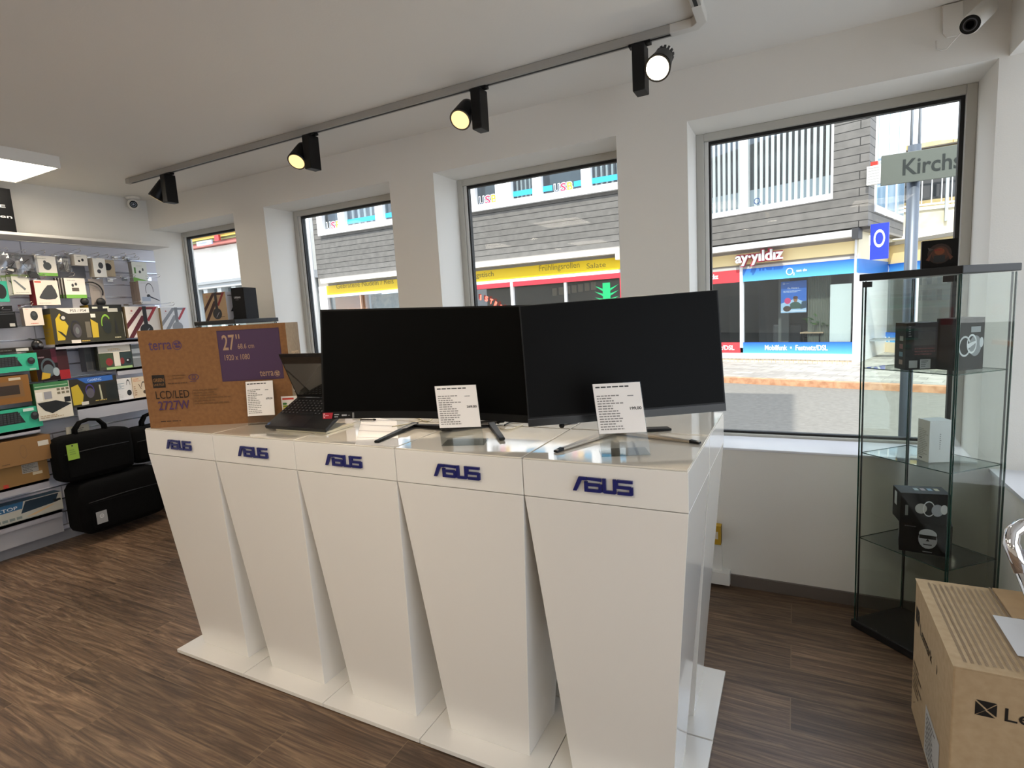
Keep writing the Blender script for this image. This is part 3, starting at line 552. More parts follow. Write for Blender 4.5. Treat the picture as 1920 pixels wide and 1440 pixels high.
b = MB(); b.box(xa, xb, 0, .2, z_b, z_a, M_STONE); b.box(xa, xb, -.05, 3, z_a, z_a+.08, mat('#dde0de', .5)); b.box(xa, xb, -.1, 3, z_c, z_b, mat('#ece6d4', .6)); b.box(xa, xb, .1, 3, F.l(1725, 470)[1], z_c, M_STONE); b.build('parapet', T)
zr = F.l(1760, 330)[1]; b = MB(); RM = mat('#dfe4e6', .4); b.box(xa, xb, -.02, .02, z_a+.12, z_a+.17, RM); b.box(xa, xb, -.02, .02, zr, zr+.05, RM); n = int((xb-xa)/.2)
for k in range(n): xq = xa+(xb-xa)*k/n; b.box(xq-.012, xq+.012, -.012, .012, z_a+.12, zr, RM)
for p in (1667, 1774, 1850): xq = F.l(p, 380)[0]; b.box(xq-.035, xq+.035, -.1, -.03, z_b+.25, zr, mat('#aab2b4', .4))
b.build('railing', T)
# dark car parked on the terrace
t = thing('car', 'dark car parked behind the white terrace railing', 'car', (F.P.x+F.l(1740, 380)[0], 20.4, z_a+.081), 0)
pr = [(-2.1, .25), (-2.1, .75), (-1.3, .9), (-.7, 1.38), (.7, 1.42), (1.4, .95), (2.1, .85), (2.15, .3)]
MB().prism([(x, -.8, z) for x, z in pr], (0, 1.6, 0), mat('#15171a', .15, 0, .8)).build('car_body', t, bevel=.06)
MB().prism([(x, -.81, z) for x, z in [(-1.1, .92), (-.62, 1.32), (.62, 1.35), (1.15, .95)]], (0, .008, 0), mat('#8fa4b4', .08)).build('side_window', t)
for x in (-1.35, 1.35): MB().tube([(x, -.82, .32), (x, -.6, .32)], .32, mat('#1a1a1a', .7), 20).build('wheel', t)

# street name sign on its pole, just outside the big window
t = thing('street_sign', 'grey street name sign with black lettering on a round metal pole outside the window', 'street sign', (.652, 4.3, GZ))
M_POLE = mat('#666e79', .4, .5)
MB().tube([(0, 0, .001), (0, 0, 2.375-GZ)], .034, M_POLE, 20).build('pole', t)
b = MB(); b.tube([(-.018, .0, 2.37-GZ), (-.018, 0, 3.4-GZ)], .008, mat('#b7bcc2', .4, .5), 8); b.tube([(.022, 0, 2.37-GZ), (.022, 0, 3.4-GZ)], .008, mat('#b7bcc2', .4, .5), 8); b.build('mast_rods', t)
b = MB(); b.box(-.176, .40, -.055, -.040, 2.150-GZ, 2.330-GZ, mat('#5c625b', .5)); b.build('sign_plate', t, bevel=.002)
b = MB(); kl, kr = ony(1692, 330, 4.244), ony(1803, 320, 4.244); b.text('Kirchs', (kl.x-.652, -.0562, 2.197-GZ), (1, 0, 0), (0, 0, 1), mat('#1c2422', .5), h=.092, w=kr.x-kl.x, bold=.018); b.build('lettering', t)
b = MB(); b.box(-.04, .04, -.04, .036, 2.18-GZ, 2.21-GZ, M_POLE); b.box(-.04, .04, -.04, .036, 2.27-GZ, 2.30-GZ, M_POLE); b.build('clamp', t)

# ------------------------------------------------------------ pedestals
TOPZ = 1.08; PX0 = -2.575; PW = .4685; PY = (1.388, 1.782); PD = .392
def logo_shape(mb, O, w, m, depth=.006):
    s = w/4.15; O = Vector(O)
    def P(pts): mb.prism([O+Vector((x*s, 0, z*s*1.0)) for x, z in pts], (0, -depth, 0), m)
    R = lambda a, b, c, d: P([(a, b), (c, b), (c, d), (a, d)])
    P([(0, 0), (.27, 0), (.78, 1), (.45, 1)]); R(.6, .78, 1.02, 1.0)
    R(.83, 0, 1.06, .7); P([(1.06, .82), (2.02, .76), (2.02, .98), (1.06, 1.0)]); R(1.06, .4, 1.9, .6); R(1.82, .04, 2.06, .56); R(1.0, 0, 1.96, .2)
    R(2.1, .04, 2.33, 1.0); R(2.18, 0, 2.96, .2); R(2.8, .04, 3.02, 1.0)
    R(3.08, .8, 4.12, 1.0); R(3.02, .4, 4.02, .6); R(3.9, .04, 4.14, .56); R(3.1, 0, 4.05, .2); R(3.02, .42, 3.14, .9)
M_LOGO = mat('#1a2063', .3)
M_SEAM = mat('#8b8377', .6)
def make_pedestal(loc, label, front):
    t = thing('display_pedestal', label, 'display pedestal', loc, group='tapered white display pedestals')
    w, d = PW-.003, PD-.003
    MB().box(-w/2, w/2, -d/2, d/2, .004, .020, M_GLOSSW).build('base_plate', t, bevel=.001)
    MB().frus((-.157, .157, -.108, .108, .020), (-w/2+.0005, w/2-.0005, -d/2+.0005, d/2-.0005, .964), M_GLOSSW).build('column', t, bevel=.001)
    MB().box(-w/2, w/2, -d/2, d/2, .9665, TOPZ-.005, M_GLOSSW).build('head', t, bevel=.001)
    MB().box(-w/2+.002, w/2-.002, -d/2+.002, d/2-.002, TOPZ-.0045, TOPZ, mat('#e4ddd0', .06, 0, .8)).build('top_panel', t, bevel=.001)
    if front:
        b = MB(); logo_shape(b, (-.077, -d/2-.003, 1.0), .17, M_LOGO); b.build('logo', t)['label'] = 'dark blue raised letters'
    return t
PED = [
 ('front row white pedestal at the far left end under the brown carton',
  'second white pedestal from the left in the front row, under the open laptop',
  'middle white pedestal of the front row, under the left half of the wide monitor',
  'fourth front row white pedestal from the left under the wide monitor stand',
  'nearest white pedestal, right end of the front row under the silver stand')]
NM = ['carton end', 'laptop', 'wide monitor left', 'wide monitor stand', 'right end']
BACKL = ['rear row white pedestal directly behind the brown monitor carton',
  'white pedestal of the rear row behind the open laptop', 'middle rear row white pedestal behind the left half of the wide monitor',
  'rear row white pedestal behind the right half of the wide monitor', 'rear row white pedestal at the right end nearest the big window']
proto_f = proto_b = None
for i in range(5):
    x = PX0+PW*(i+.5)
    lf = (x, PY[0]+PD/2, 0)
    if proto_f is None: proto_f = make_pedestal(lf, PED[0][0], True)
    else: copy_thing(proto_f, lf, 0, PED[0][i])
    lb = (x, PY[1]+PD/2+.002, 0)
    if proto_b is None: proto_b = make_pedestal(lb, BACKL[0], False)
    else: copy_thing(proto_b, lb, 0, BACKL[i])

# ------------------------------------------------------------ cartons
def carton(name, label, cat, loc, rotz, w, d, h, cols=None, front=(), left=(), right=(), top=(), group=None, bevel=.0015, back=None):
    """single-mesh box; local: x to the right, front face at y=0 looking -y, z up; loc = front lower left corner"""
    cols = cols or {}; mf = cols.get('f', '#dddddd'); m = lambda k: cols.get(k, mf)
    b = MB(); mm = [x if not isinstance(x, str) else mat(x, .55, 0, 0, 0, .2) for x in (m('bottom'), m('t'), m('f'), m('r'), m('k'), m('l'))]
    V = [(0, 0, 0), (w, 0, 0), (w, d, 0), (0, d, 0), (0, 0, h), (w, 0, h), (w, d, h), (0, d, h)]
    for f, c in zip([(0, 3, 2, 1), (4, 5, 6, 7), (0, 1, 5, 4), (1, 2, 6, 5), (2, 3, 7, 6), (3, 0, 4, 7)], mm): b.add([V[i] for i in f], [(0, 1, 2, 3)], c)
    art(b, (0, 0, 0), (w, 0, 0), (0, 0, h), front)
    art(b, (0, d, 0), (0, -d, 0), (0, 0, h), left)
    art(b, (w, 0, 0), (0, d, 0), (0, 0, h), right)
    art(b, (0, 0, h), (w, 0, 0), (0, d, 0), top)
    o = b.build(name, loc=loc, rotz=rotz); return tag(o, label, cat, group)

# big brown monitor carton
PUR = '#4a3056'
def terra_ball(u, v, r, asp, c): return [('g', u, v, r, r*asp, .16, c), ('e', u-.25*r, v+.3*r*asp, .42*r, .3*r*asp, c), ('e', u+.1*r, v-.3*r*asp, .55*r, .28*r*asp, c), ('e', u+.45*r, v+.4*r*asp, .25*r, .3*r*asp, c)]
bx0 = onz(282.8, 803, TOPZ); AB = .4545; bw, bh = .652, .432; asp = bw/bh
fr = [('t', 'terra', .065, .80, .105, .155, 'l', .012, PUR)] + terra_ball(.258, .835, .032, asp, PUR)
fr += [('r', .535, .44, .955, .955, '#3f2946'), ('r', .54, .45, .95, .945, '#472f4e'),
 ('t', '27', .565, .76, .15, .085, 'l', .012, '#a9886c'), ('r', .66, .865, .668, .91, '#a9886c'), ('r', .678, .865, .686, .91, '#a9886c'),
 ('t', '68.6 cm', .667, .765, .05, .11, 'l', .004, '#a9886c'), ('t', '1920 x 1080', .57, .655, .055, .17, 'l', .004, '#a9886c'),
 ('t', 'terra', .795, .475, .07, .092, 'l', .01, '#a9886c')] + terra_ball(.912, .495, .02, asp, '#a9886c')
fr += [('r', .06, .415, .145, .545, '#17110c'), ('t', 'GREEN', .066, .475, .035, .072, 'l', .012, '#8a6236'), ('t', 'LINE PLUS', .067, .435, .022, .07, 'l', .004, '#8a6236'),
 ('g', .185, .51, .018, .022, .1, '#6d4a28'), ('l', .2, .49, .29, .545, 2, '#6d4a28'), ('l', .165, .44, .3, .465, 1, '#5e4027'),
 ('g', .345, .505, .036, .032, .15, PUR), ('g', .345, .505, .014, .022, .3, PUR), ('l', .315, .455, .38, .47, 1, PUR),
 ('t', 'LCD/LED', .07, .30, .08, .23, 'l', .004, '#2c1c12'), ('t', '2727W', .078, .185, .09, .215, 'l', .012, PUR),
 ('r', .322, .2, .324, .36, '#5e4027'), ('l', .33, .22, .58, .385, 6, '#6d4a28'), ('l', .08, .055, .36, .075, 1, '#3a2415')]
RT_ = [('t', 'terra', .25, .66, .07, .6, 'l', .02, '#b79a78'), ('r', .12, .3, .92, .62, '#e6e2da'), ('l', .2, .33, .55, .45, 4, '#444444'), ('l', .2, .5, .85, .6, 3, '#999999')]
carton('monitor_carton', 'large brown cardboard monitor carton with purple print standing on the left end pedestals', 'carton', bx0, AB, bw, .135, bh,
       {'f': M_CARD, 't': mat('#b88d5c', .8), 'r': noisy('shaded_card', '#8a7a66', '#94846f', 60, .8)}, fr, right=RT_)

# paper with dense print, used in card stands
def sign_art(title, price, lines=14):
    return [('l', .05, .9, .95, .96, 1, '#222222'), ('l', .05, .06, .66, .78, lines, '#8a8580'), ('t', price, .72, .46, .055, .24, 'l', .02, '#151515'), ('l', .7, .72, .86, .76, 1, '#777777')]
def card_stand(label, loc, rotz, w, h, clearh, price, tilt=.1, roll=0, foot=.085, lean=0):
    t = thing('price_card_stand', label, 'price card', loc, rotz, group='price cards in clear acrylic stands'); t.rotation_euler = (0, roll, rotz)
    z0 = clearh
    b = MB(); b.obox((-w/2-lean*z0, 0, z0), (w, 0, 0), (-lean*h, tilt*h, h), (0, .0006, 0), mat('#efe9e4', .7))
    art(b, (-w/2-lean*z0, -.0001, z0), (w, 0, 0), (-lean*h, tilt*h, h), sign_art('', price)); p = b.build('price_card', t)
    a = MB(); H = h+clearh
    a.obox((-w/2-.002, .0015+tilt*(-clearh), 0.001), (w+.004, 0, 0), (-lean*H, tilt*H, H), (0, .002, 0), M_ACRYL)
    a.obox((-w/2-.002, -tilt*clearh, 0.001), (w+.004, 0, 0), (0, foot, 0), (0, 0, .0022), M_ACRYL); a.build('acrylic_stand', t)
    return t
c1 = onz(1172, 855, TOPZ); card_stand('price card reading 199,00 in a clear stand before the right monitor', (-.420, 1.485, TOPZ), .42, .132, .140, .066, '199,00', .12, lean=.09)
card_stand('tilted price card reading 269,00 in a clear stand before the wide monitor', (-.955, 1.475, TOPZ), .34, .137, .135, .060, '269,00', .14, lean=.09)
p0 = onz(452, 783, TOPZ+.03)
card_stand('price card in a clear stand leaning before the brown monitor carton', (-2.045, 1.582, TOPZ), .4545, .118, .148, .040, '699,00', .10, foot=.028)
# energy label
bq = Vector((-2.02, 1.634, TOPZ))
b = MB(); b.box(0, .07, 0, .0008, 0, .11, mat('#e9e2dc', .6))
art(b, (0, 0, 0), (.07, 0, 0), (0, 0, .11), [('r', .08, .86, .8, .93, '#c83a2a')]+[('p', [(.08, .74-.1*k), (.3+.08*k, .74-.1*k), (.36+.08*k, .70-.1*k), (.3+.08*k, .66-.1*k), (.08, .66-.1*k)], c) for k, c in enumerate(['#3f7a3a', '#9aa62f', '#e0c32c', '#e69a2b', '#d8662a', '#c0342a'])])
cs, sn = math.cos(AB), math.sin(AB); q = Vector(bx0)+Vector((cs, sn, 0))*.60+Vector((sn, -cs, 0))*.004
tag(b.build('energy_label', loc=(q.x, q.y, TOPZ+.001), rotz=AB), 'small energy rating label with colour bars standing against the brown carton', 'label')

# ------------------------------------------------------------ laptop
t = thing('laptop', 'open black laptop facing the room, its rear raised on a small cream wedge', 'laptop', (-1.905, 1.487, TOPZ))
Lw = .335; a1 = Vector((Lw, 0, 0)); up_ = Vector((-.045, .22, .082)); n_ = a1.cross(up_).normalized(); o_ = Vector((0, 0, .009))
b = MB(); b.obox(o_, a1, up_, n_*.014, mat('#0d0d10', .4)); base = b.build('base', t, bevel=.003)
k = MB(); th = o_+n_*.0143
for r in range(6):
    for c in range(15):
        wk = .0175
        if r == 0 and c in (5, 6, 7, 8): continue
        p = th+a1*((.03+c*.0628))+up_*(.42+r*.082); k.obox(p, a1.normalized()*wk, up_*.062, n_*.0014, mat('#17171a', .5))
p = th+a1*.345+up_*.42; k.obox(p, a1*.24, up_*.062, n_*.0014, mat('#17171a', .5))
art(k, th, a1, up_, [('r', .33, .04, .62, .36, mat('#131316', .3)), ('r', .02, .03, .055, .1, '#4c6a9c'), ('t', 'ASUS', .09, .2, .06, .1, 'l', .0, '#4c4c50')])
for r in range(6):
    for c in range(15):
        if r == 0 and c in (5, 6, 7, 8): continue
        p = th+n_*.00145+a1*((.045+c*.0628))+up_*(.44+r*.082); k.poly([p, p+a1*.015, p+a1*.015+up_*.025, p+up_*.025], mat('#7b7b80', .5))
k.build('keyboard', base)
h0 = o_+up_*1.0+n_*.014; ld = Vector((-.006, -.07, .195)); ln = a1.cross(ld).normalized()
b = MB(); b.obox(h0, a1, ld, -ln*.006, mat('#0d0d10', .35)); lid = b.build('lid', t, bevel=.002)
b = MB(); art(b, h0+ln*.0003, a1, ld, [('r', .0, .0, 1, 1, mat('#08080a', .3)), ('r', .015, .06, .985, .93, mat('#1a1714', .04, 0, 1.0)), ('e', .5, .965, .006, .01, '#3b3b44')]); b.build('screen', lid)
tag(MB().prism([(.045, .012, 0.001), (.32, .012, .001), (.32, .012, .009), (.045, .012, .009)], (0, .15, 0), mat('#e2d9bf', .5)).build('wedge', t), None)
for o in t.children:
    if o.name.startswith('wedge'): o.name = 'rear_support'

# ------------------------------------------------------------ monitors
def rect_frame(x0, y0, a, z0, tilt, roll):   # returns O, u, v(unit up), n (toward viewer)
    u = Vector((math.cos(a), math.sin(a), 0)); bk = Vector((-math.sin(a), math.cos(a), 0)); v = (Vector((0, 0, 1))+bk*tilt).normalized()
    return Vector((x0, y0, z0)), u, v, u.cross(v)
MR = thing('monitor', 'flat black monitor on a silver v shaped stand at the right end of the row', 'monitor', (-.46, 1.70, TOPZ), .0)
base = Vector((-.46, 1.70, TOPZ))
O, u, v, n = rect_frame(-.733, 1.511, .481, 1.151, .094, .023); w_, h_ = .618, .376
cr_, sr_ = math.cos(.023), math.sin(.023); mid = O+u*(w_/2); u2 = u*cr_+v*sr_; v2 = v*cr_-u*sr_; O = mid-u2*(w_/2)-base; n = u2.cross(v2)
b = MB(); b.obox(O, u2*w_, v2*h_, -n*.009, M_BLKP); b.obox(O+u2*.06+v2*.03-n*.009, u2*(w_-.12), v2*(h_-.12), -n*.03, M_BLKP); hs = b.build('housing', MR, bevel=.002)
b = MB(); art(b, O, u2*w_, v2*h_, [('r', .008, .075, .992, .992, mat('#030304', .5, 0, 0, 0, .12))]); b.build('screen', MR)
b = MB(); art(b, O, u2*w_, v2*h_, [('r', 0, 0, 1, .058, mat('#0e0e10', .25)), ('r', 0, .058, 1, .062, '#3a3a40')]); b.build('bezel', MR)
b = MB(); jc = O+u2*.29+v2*.10-n*.05; b.tube([jc, jc-n*.03+Vector((0, 0, -.02)), Vector((jc.x-n.x*.05, jc.y-n.y*.05, .012))], [.016, .015, .015], M_BLKP, 12); b.build('neck', MR)
hub = Vector((jc.x-n.x*.05, jc.y-n.y*.05, .01))
def foot(mb, a, c, wa, wc, h, m, mt=None):
    a, c = Vector(a), Vector(c); d = (c-a).normalized(); s = Vector((-d.y, d.x, 0))
    vs = [a+s*wa, a-s*wa, c-s*wc, c+s*wc]; up = Vector((0, 0, h))
    mb.add([p for p in vs]+[p+up*(1 if i < 2 else .6) for i, p in enumerate(vs)], [(0, 1, 2, 3)[::-1], (4, 5, 6, 7), (0, 1, 5, 4), (1, 2, 6, 5), (2, 3, 7, 6), (3, 0, 4, 7)] if s.cross(Vector((0, 0, 1))).dot(d) > 0 else [(0, 1, 2, 3), (7, 6, 5, 4), (4, 5, 1, 0), (5, 6, 2, 1), (6, 7, 3, 2), (7, 4, 0, 3)], m)
M_SILV = mat('#a89c8c', .3, .8)
for tip in ((1042, 849), (1312, 833)):
    b = MB(); tp = onz(*tip, TOPZ)-base; tp.z = .001; hh = Vector((hub.x, hub.y, .004)); foot(b, hh, tp, .016, .007, .012, M_SILV); e = (hh-tp).normalized(); foot(b, tp+e*.03, tp-e*.002, .0085, .0075, .010, M_BLKP)
    b.build('foot', MR, bevel=.002)
b = MB(); tp = onz(1316, 782, TOPZ)-base; foot(b, Vector((hub.x, hub.y, .004)), (hub.x+.16, hub.y+.10, .001), .014, .02, .012, M_BLKP); b.tube([Vector((hub.x+.05, hub.y+.01, .006)), O+u2*.36+v2*.03-n*.02], .005, M_BLKP); b.build('rear_foot', MR, bevel=.002)
b = MB(); q = O+u2*.105-v2*.006-n*.015; b.sphere(q, .009, M_BLKP); b.tube([q, q+u2*.05+v2*.004], .003, mat('#8a8a8c', .3, .8)); b.build('joystick', MR)

ML = thing('monitor', 'wide curved black monitor on an angular black stand in the middle of the row', 'monitor', (-1.06, 1.66, TOPZ))
base = Vector((-1.06, 1.66, TOPZ)); aL, wL, hL, RAD = .25, .82, .392, 1.5
uL = Vector((math.cos(aL), math.sin(aL), -.036)).normalized(); bk = Vector((-math.sin(aL), math.cos(aL), 0)); vL = (Vector((0, 0, 1))+bk*.09+uL*.03).normalized(); nL = -bk
cL = Vector((-1.512, 1.415, 1.158))+uL*wL/2-base
def cpt(s, v, off=0):   # s in -1..1 across, v metres up
    th = s*wL/2/RAD; r = RAD-off; return cL+uL*(r*math.sin(th))+bk*(r*math.cos(th)-RAD+ (RAD-RAD*math.cos(wL/2/RAD))) + vL*v
b = MB(); N_ = 16; vs = []
for i in range(N_+1):
    s = -1+2*i/N_; vs += [cpt(s, 0), cpt(s, hL), cpt(s, hL, -.012), cpt(s, 0, -.012)]
fs = [(4*i+k, 4*i+4+k, 4*i+4+(k+1) % 4, 4*i+(k+1) % 4) for i in range(N_) for k in range(4)]+[(0, 1, 2, 3), (4*N_+3, 4*N_+2, 4*N_+1, 4*N_)]
b.add(vs, fs, M_BLKP, False); c0 = cpt(0, .1, -.012); b.obox(c0-uL*.15, uL*.3, vL*.2, bk*.035, M_BLKP); b.build('housing', ML)
b = MB(); vs = []
for i in range(N_+1):
    s = (-1+2*i/N_)*.985; vs += [cpt(s, .026, .0009), cpt(s, hL-.006, .0009)]
b.add(vs, [(2*i, 2*i+2, 2*i+3, 2*i+1) for i in range(N_)], mat('#010101', .5, 0, 0, 0, .08), True); b.build('screen', ML)
b = MB(); P0 = cpt(-1, .0, .0012); U0 = (cpt(-.7, 0, .0012)-P0); Vv = vL*.024
art(b, P0, U0, Vv, [('p', [(.01, .05), (.27, .05), (.31, .95), (.01, .95)], '#a01828'), ('g', .05, .5, .022, .35, .3, '#e8d8d8'), ('l', .09, .4, .22, .65, 1, '#e8a0a8')])
U1 = (cpt(-.4, 0, .0012)-cpt(-.7, 0, .0012))
art(b, P0+U0*.33, U0*.9, Vv, [('l', .02, .15, .22, .8, 2, '#a8a8aa'), ('l', .26, .25, .42, .8, 1, '#a8a8aa'), ('l', .46, .4, .54, .6, 1, '#8a8a8c'), ('r', .6, .1, .66, .9, '#70706e')])
b.build('sticker', ML)
nc = cpt(.02, .10, -.047); hub = Vector((nc.x, nc.y+.01, .012))
b = MB(); b.tube([nc, Vector((nc.x+.0, nc.y+.02, .05)), hub], [.02, .02, .022], M_BLKP, 12); b.build('neck', ML)
def hpt(x, y, z=TOPZ): p = onz(x, y, z)-base; return Vector((p.x, p.y, .0025))
kL, kR, tL, tR, cc = hpt(775, 801), hpt(922, 800), hpt(706, 832), hpt(942, 827), Vector((hub.x, hub.y, .001))
cc = hpt(845, 806)
b = MB(); foot(b, hub-Vector((0, 0, .01)), cc, .02, .02, .018, M_BLKP); foot(b, cc, kL, .016, .013, .016, M_BLKP); foot(b, kL-(tL-kL)*.08, tL, .013, .010, .014, M_BLKP)
art(b, kL+Vector((0.005, -.012, .014)), (tL-kL)*.35, Vector((0.016, .016, 0)), [('r', 0, 0, 1, 1, '#8d8883')]); b.build('foot', ML, bevel=.003)
b = MB(); foot(b, cc, kR, .016, .013, .016, M_BLKP); foot(b, kR-(tR-kR)*.08, tR, .013, .010, .014, M_BLKP); b.build('foot', ML, bevel=.003)
b = MB(); q = hpt(945, 795); b.tube([Vector((hub.x, hub.y, .016)), Vector((q.x, q.y, .013)), Vector((q.x-.01, q.y-.03, .012))], [.012, .008, .007], M_BLKP); b.build('rear_foot', ML)

# sheet, pen and cables on the pedestal tops
P = [onz(*q, TOPZ) for q in ((666, 834), (748, 838), (744, 790), (680, 779))]
b = MB(); b.prism([Vector((p.x, p.y, TOPZ+.0008)) for p in P], (0, 0, .0006), mat('#f4f0ee', .8)); O_ = Vector((P[0].x, P[0].y, TOPZ+.0014)); art(b, O_, Vector((P[1].x-P[0].x, P[1].y-P[0].y, 0)), Vector((P[3].x-P[0].x, P[3].y-P[0].y, 0)), [('r', 0, .2*k, .98, .2*k+.012, '#c9c2c4') for k in range(1, 5)])
tag(b.build('paper_sheet'), 'white sheet of lined paper lying below the wide monitor', 'paper')
pa, pb = onz(676, 787, TOPZ+.008), onz(701, 787, TOPZ+.008)
b = MB(); b.cyl(pa, pb, .004, .004, mat('#77706a', .3, .3)); b.cyl(pb, pb+(pb-pa)*.15, .005, .003, M_BLKP); b.cyl(pa-(pb-pa)*.6, pa, .0015, .0025, mat('#e0d8c8', .4)); tag(b.build('pen'), 'small grey ballpoint pen lying on the lined paper', 'pen')
def cable(label, pts, r, m, name='cable'):
    b = MB(); P_ = [onz(x, y, TOPZ+r+.0012) for x, y in pts]; out = []
    for i in range(len(P_)-1):
        a0, a1_, a2, a3 = P_[max(i-1, 0)], P_[i], P_[i+1], P_[min(i+2, len(P_)-1)]
        for k in range(5):
            s = k/5; out.append(.5*((2*a1_)+(a2-a0)*s+(2*a0-5*a1_+4*a2-a3)*s*s+(3*a1_-a0-3*a2+a3)*s**3))
    out.append(P_[-1]); b.tube(out, r, m, 6); return tag(b.build(name), label, 'cable')
cable('cream cable looping behind the stand of the wide monitor', [(735, 800), (752, 797), (775, 793), (790, 787), (775, 780), (800, 790), (812, 783)], .0022, mat('#ddd2b4', .5))
cable('black power cable end beside the right edge of the wide monitor', [(946, 797), (958, 791), (974, 790), (984, 788)], .0028, M_BLKP)
cable('cream cable lying between the two monitor stands', [(938, 803), (952, 806), (966, 802), (980, 797)], .0022, mat('#ddd2b4', .5))

# ------------------------------------------------------------ glass cabinets
def cabinet(label, F, Lc, Rc, top, shelves, hinge=True):
    F, Lc, Rc = [Vector((*p, 0)) for p in (F, Lc, Rc)]; Bk = Lc+Rc-F; cen = (F+Bk)/2
    t = thing('glass_cabinet', label, 'display cabinet', (cen.x, cen.y, 0)); L = lambda p, z: Vector((p.x-cen.x, p.y-cen.y, z))
    C = [F, Rc, Bk, Lc]; ex = [cen+(p-cen)*1.06 for p in C]
    for nm, z0, z1 in (('base', .001, .035), ('top_board', top-.028, top)):
        b = MB(); b.prism([L(p, z0) for p in ex], (0, 0, z1-z0), mat('#101012', .45)); b.build(nm, t, bevel=.003)
    for i in range(4):
        p, q = C[i], C[(i+1) % 4]; d = (q-p).normalized(); nrm = d.cross(Vector((0, 0, 1)))*.002
        b = MB(); b.obox(L(p, .036)+d*.003, (q-p)-d*.006, Vector((0, 0, top-.066)), nrm*2, M_CABG)
        for e in (p+d*.001, q-d*.004): b.obox(L(e, .036), d*.003, Vector((0, 0, top-.066)), nrm*2, M_EDGE)
        b.build('door' if i == 3 else 'glass_panel', t)
    for z in shelves:
        q = [L(cen+(p-cen)*.965, z) for p in C]; b = MB(); b.prism(q, (0, 0, .004), M_CABG)
        for i in range(4): a, c = q[i], q[(i+1) % 4]; d = (c-a).normalized(); b.obox(a+Vector((0, 0, .0005)), c-a, d.cross(Vector((0, 0, 1)))*.0012, Vector((0, 0, .0035)), M_EDGE)
        b.build('shelf', t)
    for p in C:
        b = MB(); q = L(cen+(p-cen)*.955, 0); b.tube([(q.x, q.y, .036), (q.x, q.y, top-.03)], .0035, mat('#4a4e50', .35, .6), 8); b.build('corner_rod', t)
    d = (Lc-F).normalized(); nr = Vector((d.y, -d.x, 0))
    if nr.dot(cen) > 0: nr = -nr
    for e in (.04, .88):
        b = MB(); b.obox(L(F+(Lc-F)*e, top-.055)+nr*.004, (Lc-F)*.1, nr*.008, (0, 0, .022), mat('#1a1818', .4)); b.build('hinge', t)
    return t, cen
cabinet('tall glass cabinet with black top in the right corner by the big window', (.525, 2.487), (.255, 2.742), (.727, 2.675), 1.573, (.424, .809, 1.178))
cabinet('glass cabinet with black top in the far left corner behind the brown carton', (-3.387, 2.50), (-3.80, 2.50), (-3.387, 2.84), 1.56, (.42, .8, 1.18))
def slot(label, name, cat, pxl, pxr, ytop, zb, y, rz, d, cols, front=(), left=(), right=(), top=(), group=None):
    """box resting at height zb: its front edge spans pixel columns pxl..pxr at depth y"""
    a = ony(pxl, 640, y); N_ = Vector((-math.sin(rz), math.cos(rz), 0))
    a.z = zb; 
    r = onp(pxr, ytop, a, N_); w = Vector((r.x-a.x, r.y-a.y, 0)).length; h = r.z-zb
    return carton(name, label, cat, (a.x, a.y, zb), rz, w, d, h, cols, front, left, right, top, group)
# inside the right cabinet, upper shelf
Z1, Z2, Z3 = 1.1825, .8135, .4285
DK = '#101012'
a = onz(1688, 688, Z1)
carton('speaker_box', 'black box with pictures down its side, upper shelf of the right cabinet', 'box', (.394, 2.642, Z1), .28, .115, .085, .185,
       {'f': DK, 'l': '#1c1b1a', 't': '#2a2a2c'}, [('r', .12, .04, .38, .2, '#8f8f90'), ('r', .46, .02, .78, .22, '#a0a2a6'), ('l', .5, .05, .74, .2, 4, '#3a3a3e'), ('r', .25, .52, .9, .9, '#1d1d20'), ('l', .28, .3, .95, .48, 3, '#5a1a22'), ('l', .08, .7, .18, .95, 5, '#77777a')],
       left=[('r', .45, .62-.17*k, .78, .72-.17*k, c) for k, c in enumerate(['#8d8d88', '#7a3a40', '#4a7080', '#8a7060'])])
carton('headphone_box', 'black box with a white headphone picture on the upper shelf of the right cabinet', 'box', (.547, 2.608, Z1), .62, .12, .085, .198,
       {'f': '#0d0d0f', 'l': '#0a0a0b', 't': '#2a2a2c', 'r': '#28282b'}, [('g', .3, .46, .22, .2, .18, '#b9babd'), ('e', .68, .46, .22, .2, '#7d7e82'), ('g', .55, .5, .18, .19, .2, '#cfd0d3'), ('e', .9, .52, .07, .1, '#bfc0c4'), ('p', [(.4, .4), (.7, .52), (.7, .56), (.38, .5)], '#d0d0d4'), ('r', .5, .72, .85, .83, '#8a8c90'), ('l', .06, .35, .12, .62, 2, '#999999')])
carton('white_box', 'plain white carton with grey print standing on the middle shelf of the right cabinet', 'box', (.480, 2.625, Z2), .45, .085, .065, .168,
       {'f': '#d6d6d8', 'l': '#c9c8c2', 't': '#dfe1e6'}, [('l', .46, .3, .54, .7, 8, '#77777a')], left=[('l', .1, .12, .9, .8, 16, '#98958c'), ('r', .2, .06, .45, .09, '#44444a')])
SK = lambda u, v, r, a: [('e', u, v, r, r*a, '#a9a9b0'), ('e', u, v+.55*r*a, .95*r, .55*r*a, '#c4c5cd'), ('r', u-.9*r, v+.05*r*a, u+.9*r, v+.45*r*a, '#0a0a0c'), ('p', [(u-.2*r, v-.2*r*a), (u+.2*r, v-.2*r*a), (u, v+.1*r*a)], '#101014'), ('r', u-.45*r, v-.62*r*a, u+.45*r, v-.5*r*a, '#26262c')]
